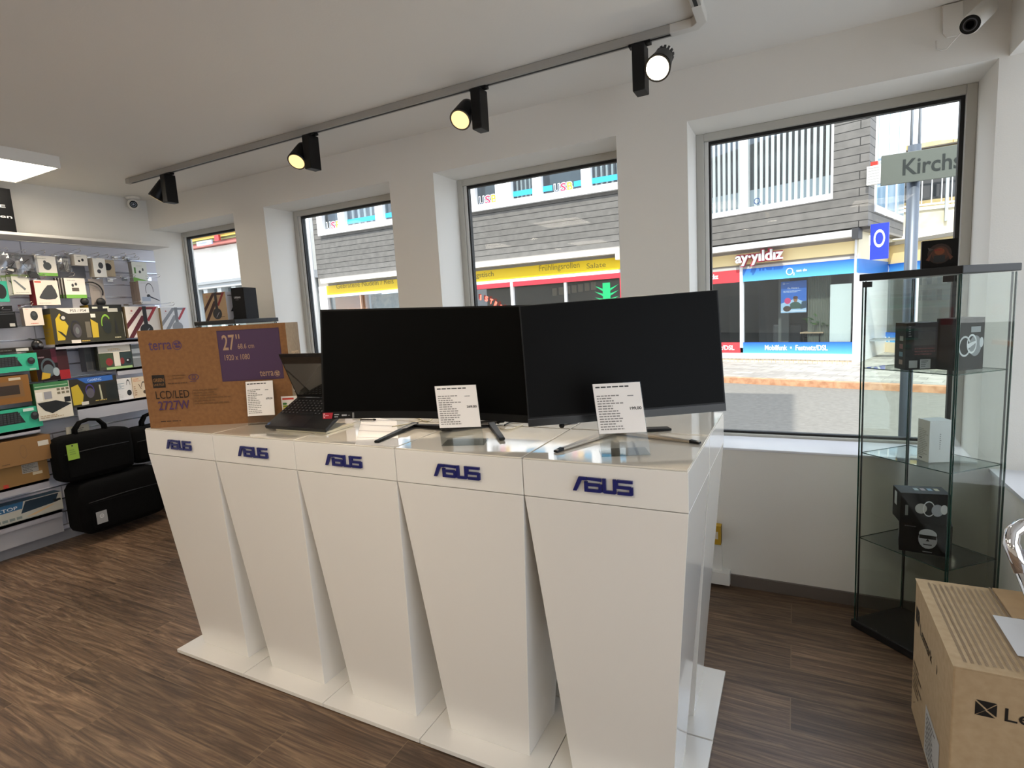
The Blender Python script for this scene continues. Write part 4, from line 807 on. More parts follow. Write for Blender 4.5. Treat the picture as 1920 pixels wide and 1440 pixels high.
carton('speaker_box', 'black box printed with an upright skull in dark glasses, lower of the two stacked', 'box', (.396, 2.648, Z3), -.12, .172, .10, .130,
       {'f': '#0b0b0d', 'l': '#151517', 't': '#26262a', 'r': '#29292c'}, SK(.55, .48, .18, 1.7) + [('l', .1, .82, .4, .87, 1, '#77777c'), ('r', .46, .06, .64, .09, '#88888c')], left=[('r', .2, .3, .6, .7, '#b9b9b9')])
carton('speaker_box', 'black box printed with a sideways skull, upper of the two stacked', 'box', (.392, 2.618, Z3+.131), .12, .168, .10, .125,
       {'f': '#0c0c0e', 'l': '#121214', 't': '#3a3a3f', 'r': '#29292c'}, [('e', .42, .5, .12, .17, '#b3b1b0'), ('g', .58, .5, .12, .26, .14, '#d4d4d8'), ('e', .75, .46, .12, .2, '#a7a9b4'), ('e', .88, .5, .07, .16, '#d8d8dc'), ('r', .1, .25, .16, .6, '#777777')],
       left=[('r', .25, .45, .55, .9, '#c9c9c9')], top=[('r', .35+.14*k, .4, .44+.14*k, .7, c) for k, c in enumerate(['#9aa0a8', '#a08a90', '#7a94b0', '#b0a48c'])])
# on top of the right cabinet
a = ony(1720, 500, 2.55)
GM = [('e', .5, .5, .34, .36, '#26130c'), ('e', .52, .5, .24, .26, '#4a2412'), ('e', .5, .58, .14, .12, '#7a3d1a'), ('r', .34, .2, .66, .44, '#131b20'), ('p', [(.12, .3), (.3, .6), (.22, .25)], '#5a2a16'), ('p', [(.88, .35), (.68, .62), (.8, .25)], '#5a2f1e'), ('l', .35, .58, .68, .7, 1, '#7c1d16'), ('p', [(.16, .75), (.34, .66), (.2, .62)], '#3e3a36')]
slot('small dark box with fiery artwork and a white side on top of the right cabinet', 'graphics_card_box', 'box', 1722, 1797, 446, 1.5735, 2.60, -.10, .06, {'f': '#0a0908', 'r': '#e3e3ea', 't': '#b9bcc0'}, GM, right=[('l', .3, .1, .6, .7, 3, '#9a9aa4')])

# ------------------------------------------------------------ big carton lower right
b = MB(); x0, y0, w, d, h = .388, 1.722, .36, .515, .497
box = thing('shipping_carton', 'large brown printer carton with black wordmark on the floor at the lower right', 'carton', (x0, y0, 0))
b.box(0, w, 0, d, .001, h-.004, M_CARD2)
LX = lambda u, v, su, sv, c: [('p', [(u, v), (u+.5*su, v+.42*sv), (u, v+.9*sv)], c), ('p', [(u+.02*su, v+sv), (u+.55*su, v+.5*sv), (u+su, v+.98*sv)], c), ('p', [(u+su, v+.1*sv), (u+su, v+.9*sv), (u+.55*su, v+.44*sv)], c), ('p', [(u+.05*su, v), (u+.95*su, v), (u+.48*su, v+.38*sv)], c)]
art(b, (0, 0, 0), (w, 0, 0), (0, 0, h), LX(.135, .745, .125, .088, '#15110d')+[('t', 'Lexmark', .305, .745, .075, .60, 'l', .006, '#15110d')])
art(b, (0, d, 0), (0, -d, 0), (0, 0, h), LX(.05, .72, .11, .11, '#15110d')+[('t', 'Lexmark', .2, .70, .075, .34, 'l', .006, '#15110d'), ('p', [(.44, .03), (.8, .03), (.8, .36), (.44, .36)], '#c9c6c0'), ('l', .47, .05, .78, .33, 9, '#3a3a3a'), ('l', .04, .2, .34, .42, 6, '#5a4732'), ('r', .66, .72, .67, .78, '#2c2118')])
b.build('carton_body', box, bevel=.004)
b = MB(); b.box(-.002, w*.985, -.002, d+.002, h-.0035, h, M_CARD2)
ln = [('r', .045, .012, .047, .985, '#8d7355')]
items = []
for k in range(11):
    u = .075+.043*k
    for j in range(3): items.append(('r', u+j*.0075, .05, u+j*.0075+.0035, .95+.01*math.sin(k*3+j), '#86705a'))
items += [('r', .545, .0, .56, 1, '#7a6146'), ('r', .57, .0, .9, 1, noisy('tape', '#b08f66', '#b9976d', 20, .5)), ('p', [(.44, .2), (.98, .2), (.98, .62), (.44, .62)], '#dcdce0'), ('r', .6, .62, .98, .625, '#555555')]
art(b, (0, 0, h), (w, 0, 0), (0, d, 0), items); b.build('flap', box)

# ------------------------------------------------------------ chair with chrome frame at the right edge
CH = thing('chair', 'chrome framed chair with pale padded back cut off by the right edge of the view', 'chair', (.70, 1.02, 0))
def Lq(p): return Vector(p)-Vector((.70, 1.02, 0))
tl = ony(1888, 1001, 1.33); dn = Vector((.12, -.16, -.40)); rt = Vector((.30, .22, .0))
for s in (0, 1):
    p = tl+rt*s
    b = MB(); pth = [Lq(p+dn*.08), Lq(p+dn*.5), Lq(p+dn), Lq(p+dn+Vector((.24, -.33, -.01))), Lq(Vector((p.x+.37, p.y-.52, .25))), Lq(Vector((p.x+.36, p.y-.50, .014))), Lq(Vector((p.x+.10, p.y-.12, .014)))]
    b.tube(pth, .012, M_CHROME, 12); b.build('side_frame', CH)
b = MB(); path = [Lq(tl+dn*.16+rt*.0), Lq(tl+dn*.04), Lq(tl+rt*.03), Lq(tl+rt*.08+Vector((0, 0, .012))), Lq(tl+rt*.5+Vector((0, .0, .02))), Lq(tl+rt*.97+Vector((0, 0, .006))), Lq(tl+rt+dn*.05), Lq(tl+rt+dn*.16)]
b.tube(path, .013, M_CHROME, 12); b.build('top_rail', CH)
b = MB(); b.obox(Lq(tl+rt*.03+dn*.06), rt*.94, dn*.82, Vector((.017, -.023, .006)), mat('#c7c8d2', .6)); b.build('backrest', CH, bevel=.01)
b = MB(); b.obox(Lq(tl+dn+rt*.02), rt*.96, Vector((.24, -.33, -.01)), Vector((0, 0, .04)), mat('#c7c8d2', .6)); b.build('seat', CH, bevel=.012)

# ------------------------------------------------------------ lighting track and heads
TR = thing('lighting_track', 'grey ceiling track bending at a white corner joint above the windows', 'lighting track', (-2.4, 2.478, CEIL))
zt = CEIL-.0015
def rail(mb, x0, x1, y0, y1):
    mb.box(x0, x1, y0, y1, zt-.034-CEIL, zt-CEIL, M_TRACK)
    if x1-x0 > y1-y0: mb.box(x0, x1, (y0+y1)/2-.007, (y0+y1)/2+.007, zt-.0348-CEIL, zt-.034-CEIL, M_BLKP)
    else: mb.box((x0+x1)/2-.007, (x0+x1)/2+.007, y0, y1, zt-.0348-CEIL, zt-.034-CEIL, M_BLKP)
ox = 2.4
b = MB(); rail(b, -4.30+ox, -.46+ox, -.0175, .0175); b.build('rail', TR, bevel=.002)
b = MB(); b.box(-4.345+ox, -4.30+ox, -.017, .017, -.0345, -.0015, mat('#b7b2a8', .5)); b.build('end_cap', TR)
M_JOINT = mat('#d8d3ca', .45)
b = MB(); b.prism([(-.46+ox, -.02, -.038), (-.375+ox, -.02, -.038), (-.352+ox, -.045, -.038), (-.352+ox, -.17, -.038), (-.314+ox, -.17, -.038), (-.314+ox, -.03, -.038), (-.352+ox, .02, -.038), (-.46+ox, .02, -.038)], (0, 0, .0365), M_JOINT)
b.build('corner_joint', TR, bevel=.003)
b = MB(); rail(b, -.350+ox, -.316+ox, -2.6-2.4, -.17); b.build('rail', TR, bevel=.002)
M_LAMP = mat('#ffd894', .5, emit=.75); M_LAMP_HOT = mat('#fff0cf', .5, emit=SPOT_HEAD_E)
def track_head(label, x, y, aim, side, lit=True, finned=False, along='x'):
    zt2 = CEIL-.036
    t = thing('track_spotlight', label, 'spotlight', (x, y, zt2), group='black track spotlights')
    b = MB(); b.box(-.045, .045, -.016, .016, -.012, -.001, M_BLKP); b.build('track_adapter', t)
    b = MB(); b.box(-.026, .026, -.045, .035, -.20, -.0125, M_BLKP); b.build('driver_box', t, bevel=.004)
    d = Vector(aim).normalized(); q = Vector((0, 0, 1)).rotation_difference(d).to_matrix()
    c = Vector((side*.085, -.01, -.10)); L = .125
    st = c-d*L*.5; en = c+d*L*.55
    b = MB(); b.tube([st, st+d*.02, en-d*.01, en], [.038, .041, .052, .053], M_BLKP, 28)
    if finned:
        e1 = d.orthogonal().normalized(); e2 = d.cross(e1)
        for k in range(14):
            a = 2*PI*k/14; rd = e1*math.cos(a)+e2*math.sin(a); sd_ = d.cross(rd); b.obox(st+rd*.028-sd_*.0045-d*.032, rd*.012, sd_*.009, d*.04, M_BLKP)
    b.tube([Vector((side*.02, -.01, -.10)), c], .012, M_BLKP, 10); b.build('lamp_head', t)
    b = MB(); e1 = d.orthogonal().normalized(); e2 = d.cross(e1)
    b.ring(en+d*.0012, e1*.052, e2*.052, .13, mat('#5c5850', .3, .6), 28); b.build('rim', t)
    b = MB(); b.ell(en+d*.0009, e1*.045, e2*.045, (M_LAMP_HOT if finned else M_LAMP) if lit else mat('#2b2a28', .3), 28); b.build('lens', t)
    if lit:
        ld_ = bpy.data.lights.new('spot_lamp', 'SPOT'); ld_.energy = SPOT_W; ld_.color = (1, .83, .62); ld_.spot_size = math.radians(75); ld_.spot_blend = .8; ld_.shadow_soft_size = .045
        lo = bpy.data.objects.new('spot_lamp', ld_); COL.objects.link(lo); lo.parent = t; lo.location = en+d*.012; lo.rotation_euler = d.to_track_quat('-Z', 'Y').to_euler()
    return t
track_head('black track spotlight at the far left end of the track, pointing away from view', -3.865, 2.478, (-.45, -.35, -.85), -1, lit=True)
track_head('second black track spotlight from the left, glowing warm, above the second window', -2.50, 2.478, (.15, -.65, -.75), -1)
track_head('third black track spotlight from the left, glowing warm, above the third window', -1.37, 2.478, (.05, -.72, -.70), -1)
track_head('brightest black track spotlight with finned back, right end above the big window', -.585, 2.478, (-.02, -.80, -.58), 1, finned=True)
track_head('black track spotlight on the track section above the viewer, nearer the joint', -.333, .70, (-.75, .25, -.62), 1)  # this head and the next are unseen, added to light the pedestal fronts
track_head('black track spotlight on the track section above the viewer, farther from the joint', -.333, -.7, (-.62, .52, -.58), 1)
# ceiling panels
M_PAN = mat('#fff3de', .5, emit=PANEL_E)
def panel(label, x0, x1, y0, y1):
    t = thing('ceiling_panel_light', label, 'ceiling light', ((x0+x1)/2, (y0+y1)/2, CEIL), group='square white ceiling lights'); a, c = (x1-x0)/2, (y1-y0)/2
    b = MB()
    for r in ((-a, a, -c, -c+.012), (-a, a, c-.012, c), (-a, -a+.012, -c+.012, c-.012), (a-.012, a, -c+.012, c-.012)): b.box(*r, -.073, -.001, M_WALL)
    b.build('frame', t); MB().box(-a+.012, a-.012, -c+.012, c-.012, -.068, -.060, M_PAN).build('diffuser', t)
panel('square ceiling light at the left edge above the product wall', -4.66, -4.085, 1.36, 1.94)
panel('square ceiling light above the middle of the shop floor', -2.85, -2.25, -.3, .3)
panel('square ceiling light above the viewer', -1.15, -.55, -.6, .0)
panel('square ceiling light deep in the shop', -3.3, -2.7, -2.6, -2.0)
panel('square ceiling light in the far right of the shop', .6, 1.2, -1.8, -1.2)
panel('square ceiling light in the left rear of the shop', -4.6, -4.0, -1.6, -1.0)
M_DL = mat('#fff2da', .5, emit=PANEL_E*2)
for k, (x, y) in enumerate([(-3.6, -1.5), (-3.9, -3.2), (-2.2, -3.0), (-1.7, -1.6), (-.3, -2.7), (-.7, -3.4)]):
    t = thing('downlight', 'round recessed downlight in the ceiling behind the viewer', 'downlight', (x, y, CEIL), group='round downlights in the rear ceiling')
    b = MB(); b.tube([(0, 0, -.012), (0, 0, -.0015)], [.078, .085], mat('#dddddd', .4), 24); b.build('trim_ring', t); MB().ell((0, 0, -.0125), (.065, 0, 0), (0, -.065, 0), M_DL, 24).build('lens', t)

# ------------------------------------------------------------ cameras
q = ony(252, 394, 2.8); dx = XL
t = thing('dome_camera', 'small white security camera with black lens in the far left ceiling corner', 'security camera', (XL+.075, 2.80, CEIL))
b = MB(); b.tube([(0, 0, -.02), (0, 0, -.001)], [.05, .052], M_WALL, 24); b.build('mount', t)
b = MB(); b.sphere((0, 0, -.06), .045, M_WALL, 24, 14); b.build('ball', t)
nn = (Vector((0, 0, EYE))-Vector((XL+.075, 2.80, CEIL-.06))).normalized(); e1 = nn.orthogonal().normalized(); e2 = nn.cross(e1); c = Vector((0, 0, -.06))+nn*.040
b = MB(); b.tube([c, c+nn*.008], [.028, .027], M_BLKP, 20); b.ring(c+nn*.0085, e1*.02, e2*.02, .25, mat('#444444', .2)); b.ell(c+nn*.0088, e1*.008, e2*.008, mat('#5a5560', .1), 12); b.build('lens', t)
t = thing('bullet_camera', 'white tube shaped security camera with black lens above the big window', 'security camera', (.565, YW, 2.56))
pl = [ony(x, y, YW-.012) for x, y in ((1769, -22), (1768, 62), (1776, 70), (1797, 66), (1806, 55), (1808, -30))]
b = MB(); b.prism([(p.x-.565, p.y-YW, min(p.z, CEIL-.003)-2.56) for p in pl], (0, .011, 0), M_WALL); b.build('mount_plate', t, bevel=.002)
c = ony(1819, 46, 2.72)-Vector((.565, YW, 2.56)); c2 = ony(1852, 14, 2.90)-Vector((.565, YW, 2.56)); d = (c-c2).normalized()
b = MB(); b.tube([c2-d*.0, c2+d*.01, c-d*.004, c], [.030, .034, .034, .033], M_WALL, 28); b.tube([c2, Vector((c2.x-.01, -.012, c2.z+.02))], .012, M_WALL, 12); b.build('housing', t)
e1 = d.orthogonal().normalized(); e2 = d.cross(e1)
b = MB(); b.ell(c+d*.001, e1*.0315, e2*.0315, M_BLKP, 28); b.ring(c+d*.002, e1*.022, e2*.022, .18, mat('#55555a', .2)); b.ell(c+d*.0025, e1*.013, e2*.013, mat('#050508', .05), 20); b.build('lens', t)
wv = [ony(x, y, 2.80)-Vector((.565, YW, 2.56)) for x, y in ((1805, 56), (1790, 66), (1780, 69), (1771, 66), (1770, 50))]
wv = [Vector((p.x, -.018 if i else -.12, p.z)) for i, p in enumerate(wv)]
b = MB(); b.tube(wv, .0028, M_WALL, 6); b.build('wire', t)

# ------------------------------------------------------------ left wall display
XP = -4.90
M_SLAT = bricky('slat_panel', '#dedde6', '#e2e1ea', '#a5a5b0', 50, .10, .004, 'yz', .35, noise=.0)
t = thing('slatwall_unit', 'pale slatted wall panel unit with deck shelves covering the left wall', 'shelving unit', (XP, 2.0, 0))
b = MB(); b.box(-.048, 0, -2.4, .925, .001, 2.20, M_SLAT); b.build('panel', t)
M_ALU = mat('#dcdde6', .25, .8)
b = MB()
for k in range(21): b.box(.0005, .0035, -2.4, .925, .10*k+.101, .10*k+.108, M_ALU)
b.build('slat_inserts', t)
M_DECK = mat('#c0bfc8', .4)
def deck(z, y0, y1, dep, lip=.035, m=M_DECK):
    b = MB(); b.box(.004, dep, y0-2.0, y1-2.0, z-.018, z, m); b.box(dep-.012, dep, y0-2.0, y1-2.0, z-lip, z, mat('#b9b8c2', .3, .3)); b.build('deck_shelf', t)
b = MB(); b.box(.004, .245, -2.4, .92, 2.203, 2.222, M_WALL); b.build('top_shelf', t, bevel=.001)
ZA = onx(150, 640, -4.66).z-.012; deck(ZA, 2.01, 2.90, .235)
ZE = onx(250, 748, -4.66).z; deck(ZE, 2.08, 2.90, .235, .10)
deck(onx(30, 808, -4.66).z, .6, 1.84, .235)
ZD = onx(215, 693, -4.66).z; deck(ZD, 2.40, 2.90, .20, .05)
deck(onx(10, 917, -4.66).z, .6, 1.84, .235, .06)
ZB = .262; deck(ZB, .6, 1.92, .15, .05)
b = MB(); b.box(.004, .12, -1.4, -.075, .09, ZB-.02, mat('#a3a2a8', .5)); b.box(.0, .05, -1.4, .92, .001, .07, mat('#8b8a90', .5)); b.build('plinth', t)
# black sign on the top shelf
a, c = onx(31, 431, -4.72), onx(31, 356, -4.72)
b = MB(); sh = c.z-2.2235; b.box(0, .012, -.9, 0, 0, sh, mat('#0a0a0c', .6, 0, 0, 0, .2))
art(b, (.012, -.9, 0), (0, .9, 0), (0, 0, sh), [('t', 'E', .975-.02, .565, .06, .036, 'r', .012, '#c9c9cc'), ('t', 'ren', .985, .335, .07, .10, 'r', .012, '#c9c9cc')])
tag(b.build('display_board', loc=(-4.73, a.y, 2.2225)), 'black board with white lettering standing on the top shelf at the left edge', 'sign')

def hook(label, y, z, L=.17):
    b = MB(); b.box(.0045, .010, -.02, .02, -.02, .01, M_CHROME); b.tube([(.008, 0, 0), (L-.02, 0, -.002), (L, 0, .012)], .0026, M_CHROME, 6); b.tube([(.008, 0, .018), (L-.01, 0, .022)], .002, M_CHROME, 6)
    return tag(b.build('display_hook', loc=(XP, y, z)), label, 'hook', 'wire display hooks')
def wallbox(label, name, cat, px0, py1, px1, py0, X, dep, cols, front=(), left=(), top=(), group=None, hk=None, zrest=None, right=()):
    """front face spans lower-left pixel (px0,py1) to upper-right pixel (px1,py0) on plane x=X"""
    a = onx(px0, py1, X); c = onx(px1, py0, X); z0 = a.z if zrest is None else zrest
    w, h = c.y-a.y, c.z-z0
    o = carton(name, label, cat, (X, a.y, z0), PI/2, w, dep, h, cols, front, left, right, top, group)
    if hk: hook('wire display hook carrying the '+hk, a.y+w/2, c.z+.02, X-XP+.02)
    return o
WH = '#e4e0d8'; GR = '#74b04a'
mouse = lambda u, v, ru, rv: [('e', u, v, ru, rv, '#2b2d30'), ('e', u, v+.3*rv, ru*.5, rv*.4, '#43464a')]
wallbox('white and green carton showing a dark webcam in the top hook row', 'small_carton', 'box', 70, 517, 103, 481, -4.76, .03, {'f': WH, 'b': GR, 'l': '#4a4a4e'}, [('r', 0, 0, 1, .16, GR), ('e', .55, .5, .2, .2, '#3a4144'), ('e', .45, .7, .07, .08, '#3a4144'), ('l', .12, .84, .8, .9, 1, '#9a9a94')], hk='webcam carton')
wallbox('small white earbud carton high in the top hook row', 'small_carton', 'box', 141, 497, 162, 478, -4.74, .06, {'f': WH, 'l': '#b8b2a8'}, [('e', .35, .4, .09, .1, '#222222'), ('e', .62, .5, .1, .14, '#222222'), ('l', .2, .78, .7, .86, 1, '#99958e')], hk='small earbud carton')
wallbox('white carton with black earbud picture near the right of the top hook row', 'small_carton', 'box', 178, 519, 196, 485, -4.74, .07, {'f': '#ecebe6', 'l': '#b5ab9c'}, [('e', .6, .62, .2, .17, '#3d4044'), ('e', .4, .3, .16, .11, '#3d4044')], hk='white earbud carton')
wallbox('beige carton with black earbud picture beside the bare hooks of the top row', 'small_carton', 'box', 196, 518, 213, 488, -4.77, .03, {'f': '#b9aa92', 'l': '#8e7c62'}, [('e', .4, .58, .32, .22, '#17171a'), ('l', .2, .9, .8, .95, 1, '#6b6355')], hk='beige earbud carton')
wallbox('white and green earphone carton hanging at the right end of the top hook row', 'small_carton', 'box', 251, 528, 273, 492, -4.77, .05, {'f': '#dfe3dd', 'l': '#8c8a88'}, [('p', [(0, 0), (.95, .06), (.5, .14), (0, .24)], GR), ('r', .12, .42, .24, .72, '#5d8a4a'), ('e', .5, .5, .08, .07, '#4a4f50'), ('e', .72, .62, .06, .08, '#4a4f50'), ('l', .3, .78, .8, .82, 1, '#aaaaaa')], hk='earphone carton')
wallbox('grey padded envelope behind the earbud cartons in the top hook row', 'panel_band', 'packaging', 108, 521, 158, 497, -4.84, .008, {'f': '#77787f'}, hk=None)  # thin sheet added for the dark band on the panel
# clear bags with cables
M_BAG = clear_glass('plastic_bag', '#e4e4e4', 1.6, .15, .10)
def poly_bag(label, px0, py1, px1, py0, X, inner):
    a = onx(px0, py1, X); c = onx(px1, py0, X); t = thing('plastic_bag', label, 'packaged cable', (X, (a.y+c.y)/2, a.z), group='clear bags of cables'); w, h = (c.y-a.y), c.z-a.z
    b = MB(); vs = []; n = 7; rnd = random.Random(px0)
    for j in range(n+1):
        for i in range(n+1): e = math.sin(PI*i/n)*math.sin(PI*j/n); vs.append((.003+.022*e+rnd.uniform(-.004, .004)*e, w*(i/n-.5), h*j/n))
    for j in range(n+1):
        for i in range(n+1): e = math.sin(PI*i/n)*math.sin(PI*j/n); vs.append((-.003-.012*e, w*(i/n-.5), h*j/n))
    q = (n+1)**2
    fs = [(j*(n+1)+i, j*(n+1)+i+1, (j+1)*(n+1)+i+1, (j+1)*(n+1)+i) for j in range(n) for i in range(n)]
    b.add(vs, fs+[tuple(q+k for k in f[::-1]) for f in fs], M_BAG, False); b.build('bag', t)
    if inner == 'plug':
        b = MB(); b.obox((.0, -w*.25, h*.12), (0, w*.4, -.01), (0, .012, h*.2), (.012, 0, 0), mat('#15151a', .4)); b.obox((.0125, -w*.22, h*.14), (0, w*.28, -.008), (0, .004, h*.1), (.001, 0, 0), mat('#c9c6c0', .5)); b.tube([(.004, 0, h*.3), (.006, w*.2, h*.55), (.004, -w*.1, h*.75), (.005, w*.1, h*.5), (.006, -w*.2, h*.35)], .003, mat('#1a1a1e', .4)); b.build('adapter', t)
    elif inner == 'white':
        b = MB(); b.box(.0, .008, -w*.15, w*.3, h*.68, h*.82, mat('#e4e4e4', .4)); 
        for k in range(3): b.tube([(.004, -w*.05+w*.12*k, h*.68), (.004, w*.12*k, h*.12)], .0025, mat('#e4e4e4', .4))
        b.build('adapter', t)
    else:
        b = MB(); b.obox((.0, w*.02, h*.04), (0, w*.45, -h*.08), (0, -w*.12, h*.28), (.014, 0, 0), mat('#202024', .4)); b.tube([(.004, w*.1, h*.3), (.006, -w*.2, h*.6), (.004, w*.1, h*.8)], .003, mat('#2a2a2e', .4)); b.build('adapter', t)
    hook('wire display hook carrying the '+label.split(' hanging')[0], (a.y+c.y)/2, c.z+.01)
poly_bag('clear bag with black cable adapter hanging at the left edge of the top row', 2, 512, 35, 474, -4.73, 'plug')
poly_bag('clear bag with small black power plug hanging beside the webcam carton', 34, 521, 68, 478, -4.74, 'x')
poly_bag('zip bag with white adapter leads hanging between two top row cartons', 110, 509, 131, 480, -4.77, 'white')
# second row
b_ = wallbox('teal blister pack cut off by the left edge of the view', 'blister_pack', 'packaging', -12, 566, 12, 527, -4.76, .02, {'f': '#3fae93'}, [('e', .55, .5, .34, .36, '#15181a')], hk='teal blister pack')
for k in range(3):
    wallbox(['green edged card pack with stylus picture, front of three hung together', 'green edged card pack, middle of three hung together', 'green edged card pack, rear of three hung together'][k], 'card_pack', 'packaging', 26-9*k, 552+1.5*k, 53-9*k, 515+1.0*k, -4.745-.022*k, .008, {'f': '#d9d7cd', 'l': '#6f8f3c', 't': '#7a9a44'}, [('p', [(.08, .72), (.2, .72), (.75, .28), (.65, .2)], '#6c7274'), ('l', .15, .05, .9, .12, 1, '#a7a49a'), ('r', 0, .9, 1, 1, '#94a868')], hk='stylus card packs' if k == 0 else None, group='green edged card packs')
wallbox('grey card behind the green edged packs', 'card_pack', 'packaging', 46, 554, 63, 527, -4.83, .006, {'f': '#bdb6ae'})
wallbox('red carton with white front showing a black ergonomic mouse', 'mouse_carton', 'box', 70, 572, 107, 526, -4.73, .09, {'f': '#e0d5ca', 'l': '#7c1c24', 't': '#8e1f28', 'r': '#d8cdc2'}, [('r', .03, .9, .3, .96, '#c5402f'), ('p', [(.14, .32), (.35, .6), (.55, .8), (.74, .82), (.86, .6), (.92, .34), (.8, .24), (.4, .22)], '#34373b'), ('e', .5, .3, .36, .08, '#34373b'), ('l', .1, .06, .6, .1, 1, '#a59c92')], hk='red and white mouse carton')
for k in range(4):
    wallbox(['white and green earbud carton, front of four hung together', 'white and green earbud carton, second of four hung together', 'white and green earbud carton, third of four hung together', 'white and green earbud carton, rear of four hung together'][k], 'small_carton', 'box', 125-5.5*k, 559, 158-5.5*k, 522, -4.735-.03*k, .022, {'f': WH, 'l': '#4d4a44', 'bottom': GR}, [('r', 0, 0, 1, .17, GR), ('r', .32, .34, .66, .52, '#5a544c'), ('e', .38, .64, .06, .08, '#2b2d30'), ('e', .54, .7, .06, .08, '#2b2d30'), ('l', .15, .86, .7, .92, 1, '#a3a099')], hk='four earbud cartons' if k == 0 else None, group='white and green earbud cartons')
t = thing('card_headset', 'black headset on a pale backing card beside the earbud cartons', 'headset', (-4.78, 2.44, 1.76))
a, c = onx(165, 575, -4.84), onx(187, 524, -4.82); o_ = Vector((-4.78, 2.44, 1.76))
b = MB(); b.box(-.004, 0, a.y-2.44, c.y-2.44, a.z-1.76, c.z-1.76, mat('#a39a94', .6)); art(b, (0, a.y-2.44, a.z-1.76), (0, c.y-a.y, 0), (0, 0, c.z-a.z), [('l', .2, .55, .7, .72, 4, '#857c78')]); b.build('backing_card', t)
b = MB(); cc_ = onx(170, 548, -4.77)-o_; b.tube([cc_+Vector((.012, .078*math.sin(a_)*(1), .075*math.cos(a_))) for a_ in [-.9+.28*i for i in range(11)]], .005, mat('#1b1b1e', .4)); b.sphere(cc_+Vector((.02, -.06, -.07)), .028, mat('#131316', .5), sc=(.6, 1, 1)); b.sphere(cc_+Vector((.02, .05, -.075)), .032, mat('#131316', .5), sc=(.6, 1, 1)); b.build('headset', t)
hook('wire display hook carrying the black headset on its card', 2.44, c.z+.01, .14)
wallbox('white carton with a thin one sided headset picture beneath the green carton at the right', 'headset_carton', 'box', 265, 570, 296, 527, -4.74, .12, {'f': '#d6d8df', 'l': '#8d7e76'}, [('g', .5, .6, .2, .3, .12, '#2a2f3a', -.3, 3.6), ('e', .42, .34, .09, .08, '#20242c'), ('p', [(.42, .3), (.95, .12), (.95, .16), (.45, .36)], '#3a4252'), ('r', .08, .12, .5, .3, '#a9b6cc'), ('l', .1, .88, .5, .93, 1, '#aaaaaa')], left=[('r', .3, .05, .34, 1, '#6d625b'), ('r', .6, .05, .64, 1, '#6d625b')], hk='one sided headset carton')
for k, (x, y) in enumerate([(214, 483), (233, 484), (232, 522), (205, 524), (278, 522)]):
    q = onx(x, y, XP); hook(['empty wire hook left of the green carton in the top row', 'empty wire hook nearest the green carton in the top row', 'empty wire hook in the middle of the bare slats', 'empty wire hook under the beige carton', 'empty wire hook under the green carton'][k], q.y, q.z)
# third row
wallbox('black carton with small white label at the left edge, lower one', 'small_carton', 'box', -14, 616, 28, 585, -4.72, .08, {'f': '#121316', 't': '#1d1e22'}, [('r', .7, .08, .92, .28, '#b7b5b0'), ('r', .05, .86, .95, .9, '#4c4e54')], hk='black carton')
wallbox('black carton behind the labelled one at the left edge', 'small_carton', 'box', -14, 585, 22, 573, -4.76, .04, {'f': '#1a1b1f', 't': '#22232a'}, [('r', .05, .3, .9, .4, '#55575e')])
wallbox('white carton with red print showing a black mouse', 'mouse_carton', 'box', 48, 611, 78, 577, -4.74, .05, {'f': '#ddd3ca', 'l': '#8b807a', 'r': '#ccc4bc'}, mouse(.53, .56, .2, .27)+[('l', .3, .08, .85, .16, 1, '#c5532f'), ('l', .1, .9, .3, .95, 1, '#c5532f')], hk='mouse carton')
YL = '#a38418'
hs_ = lambda u, v, c1, c2: [('g', u, v, .13, .26, .22, c1), ('e', u+.03, v-.05, .11, .2, c2), ('e', u+.03, v-.05, .05, .1, '#6c7072')]
wallbox('dark and yellow gaming headset carton with a white banner, standing above the deck', 'headset_carton', 'box', 102, 636, 166, 577, -4.70, .13, {'f': '#3c3a34', 'l': YL, 't': '#222222'}, [('p', [(.15, 1), (1, 1), (1, .86), (.45, .84)], '#d6d3cf'), ('t', 'PS5 / PS4', .5, .885, .08, .42, 'l', .008, '#4c4a48'), ('p', [(.08, .1), (.26, .1), (.4, .5), (.22, .86), (.1, .7)], '#c9ae2b'), ('e', .3, .73, .09, .09, '#1d1c1a'), ('e', .3, .73, .05, .05, '#c9c7c0')]+hs_(.58, .4, '#24232a', '#4d4a50')+[('p', [(.1, .38), (.2, .34), (.34, .18), (.3, .14)], '#2a2920'), ('r', .42, .0, .66, .09, '#d4cfc8'), ('l', .68, .02, .95, .08, 1, '#c5a84a'), ('r', .84, .14, .97, .6, '#6a6458')], left=[('r', 0, .84, 1, 1, '#26241e'), ('l', .15, .2, .85, .75, 6, '#8a6f12')], zrest=ZA+.001)
wallbox('dark gaming headset carton with green headset and black header, right of the banner carton', 'headset_carton', 'box', 174, 629, 227, 571, -4.70, .12, {'f': '#37382f', 'l': '#9c7c22', 't': '#222222'}, [('r', 0, .82, 1, 1, '#121213'), ('r', .1, .9, .26, .95, '#cfd2c4'), ('r', .42, .9, .6, .95, '#cfd2c4'), ('r', .55, .8, .86, .9, '#b9b8b0'), ('p', [(.0, .12), (.18, .12), (.2, .5), (.0, .62)], '#c0a52e'), ('r', .02, .66, .16, .76, '#e0ddd4'), ('g', .45, .48, .15, .26, .2, '#7fae3c', .6, 3.4), ('e', .47, .4, .13, .19, '#1e2422'), ('p', [(.7, .2), (.8, .2), (.76, .62), (.72, .62)], '#1d1d1c'), ('l', .66, .06, .98, .12, 1, '#c9c3a2'), ('r', .98, .1, 1, .8, '#a9aaa4')], zrest=ZA+.001)
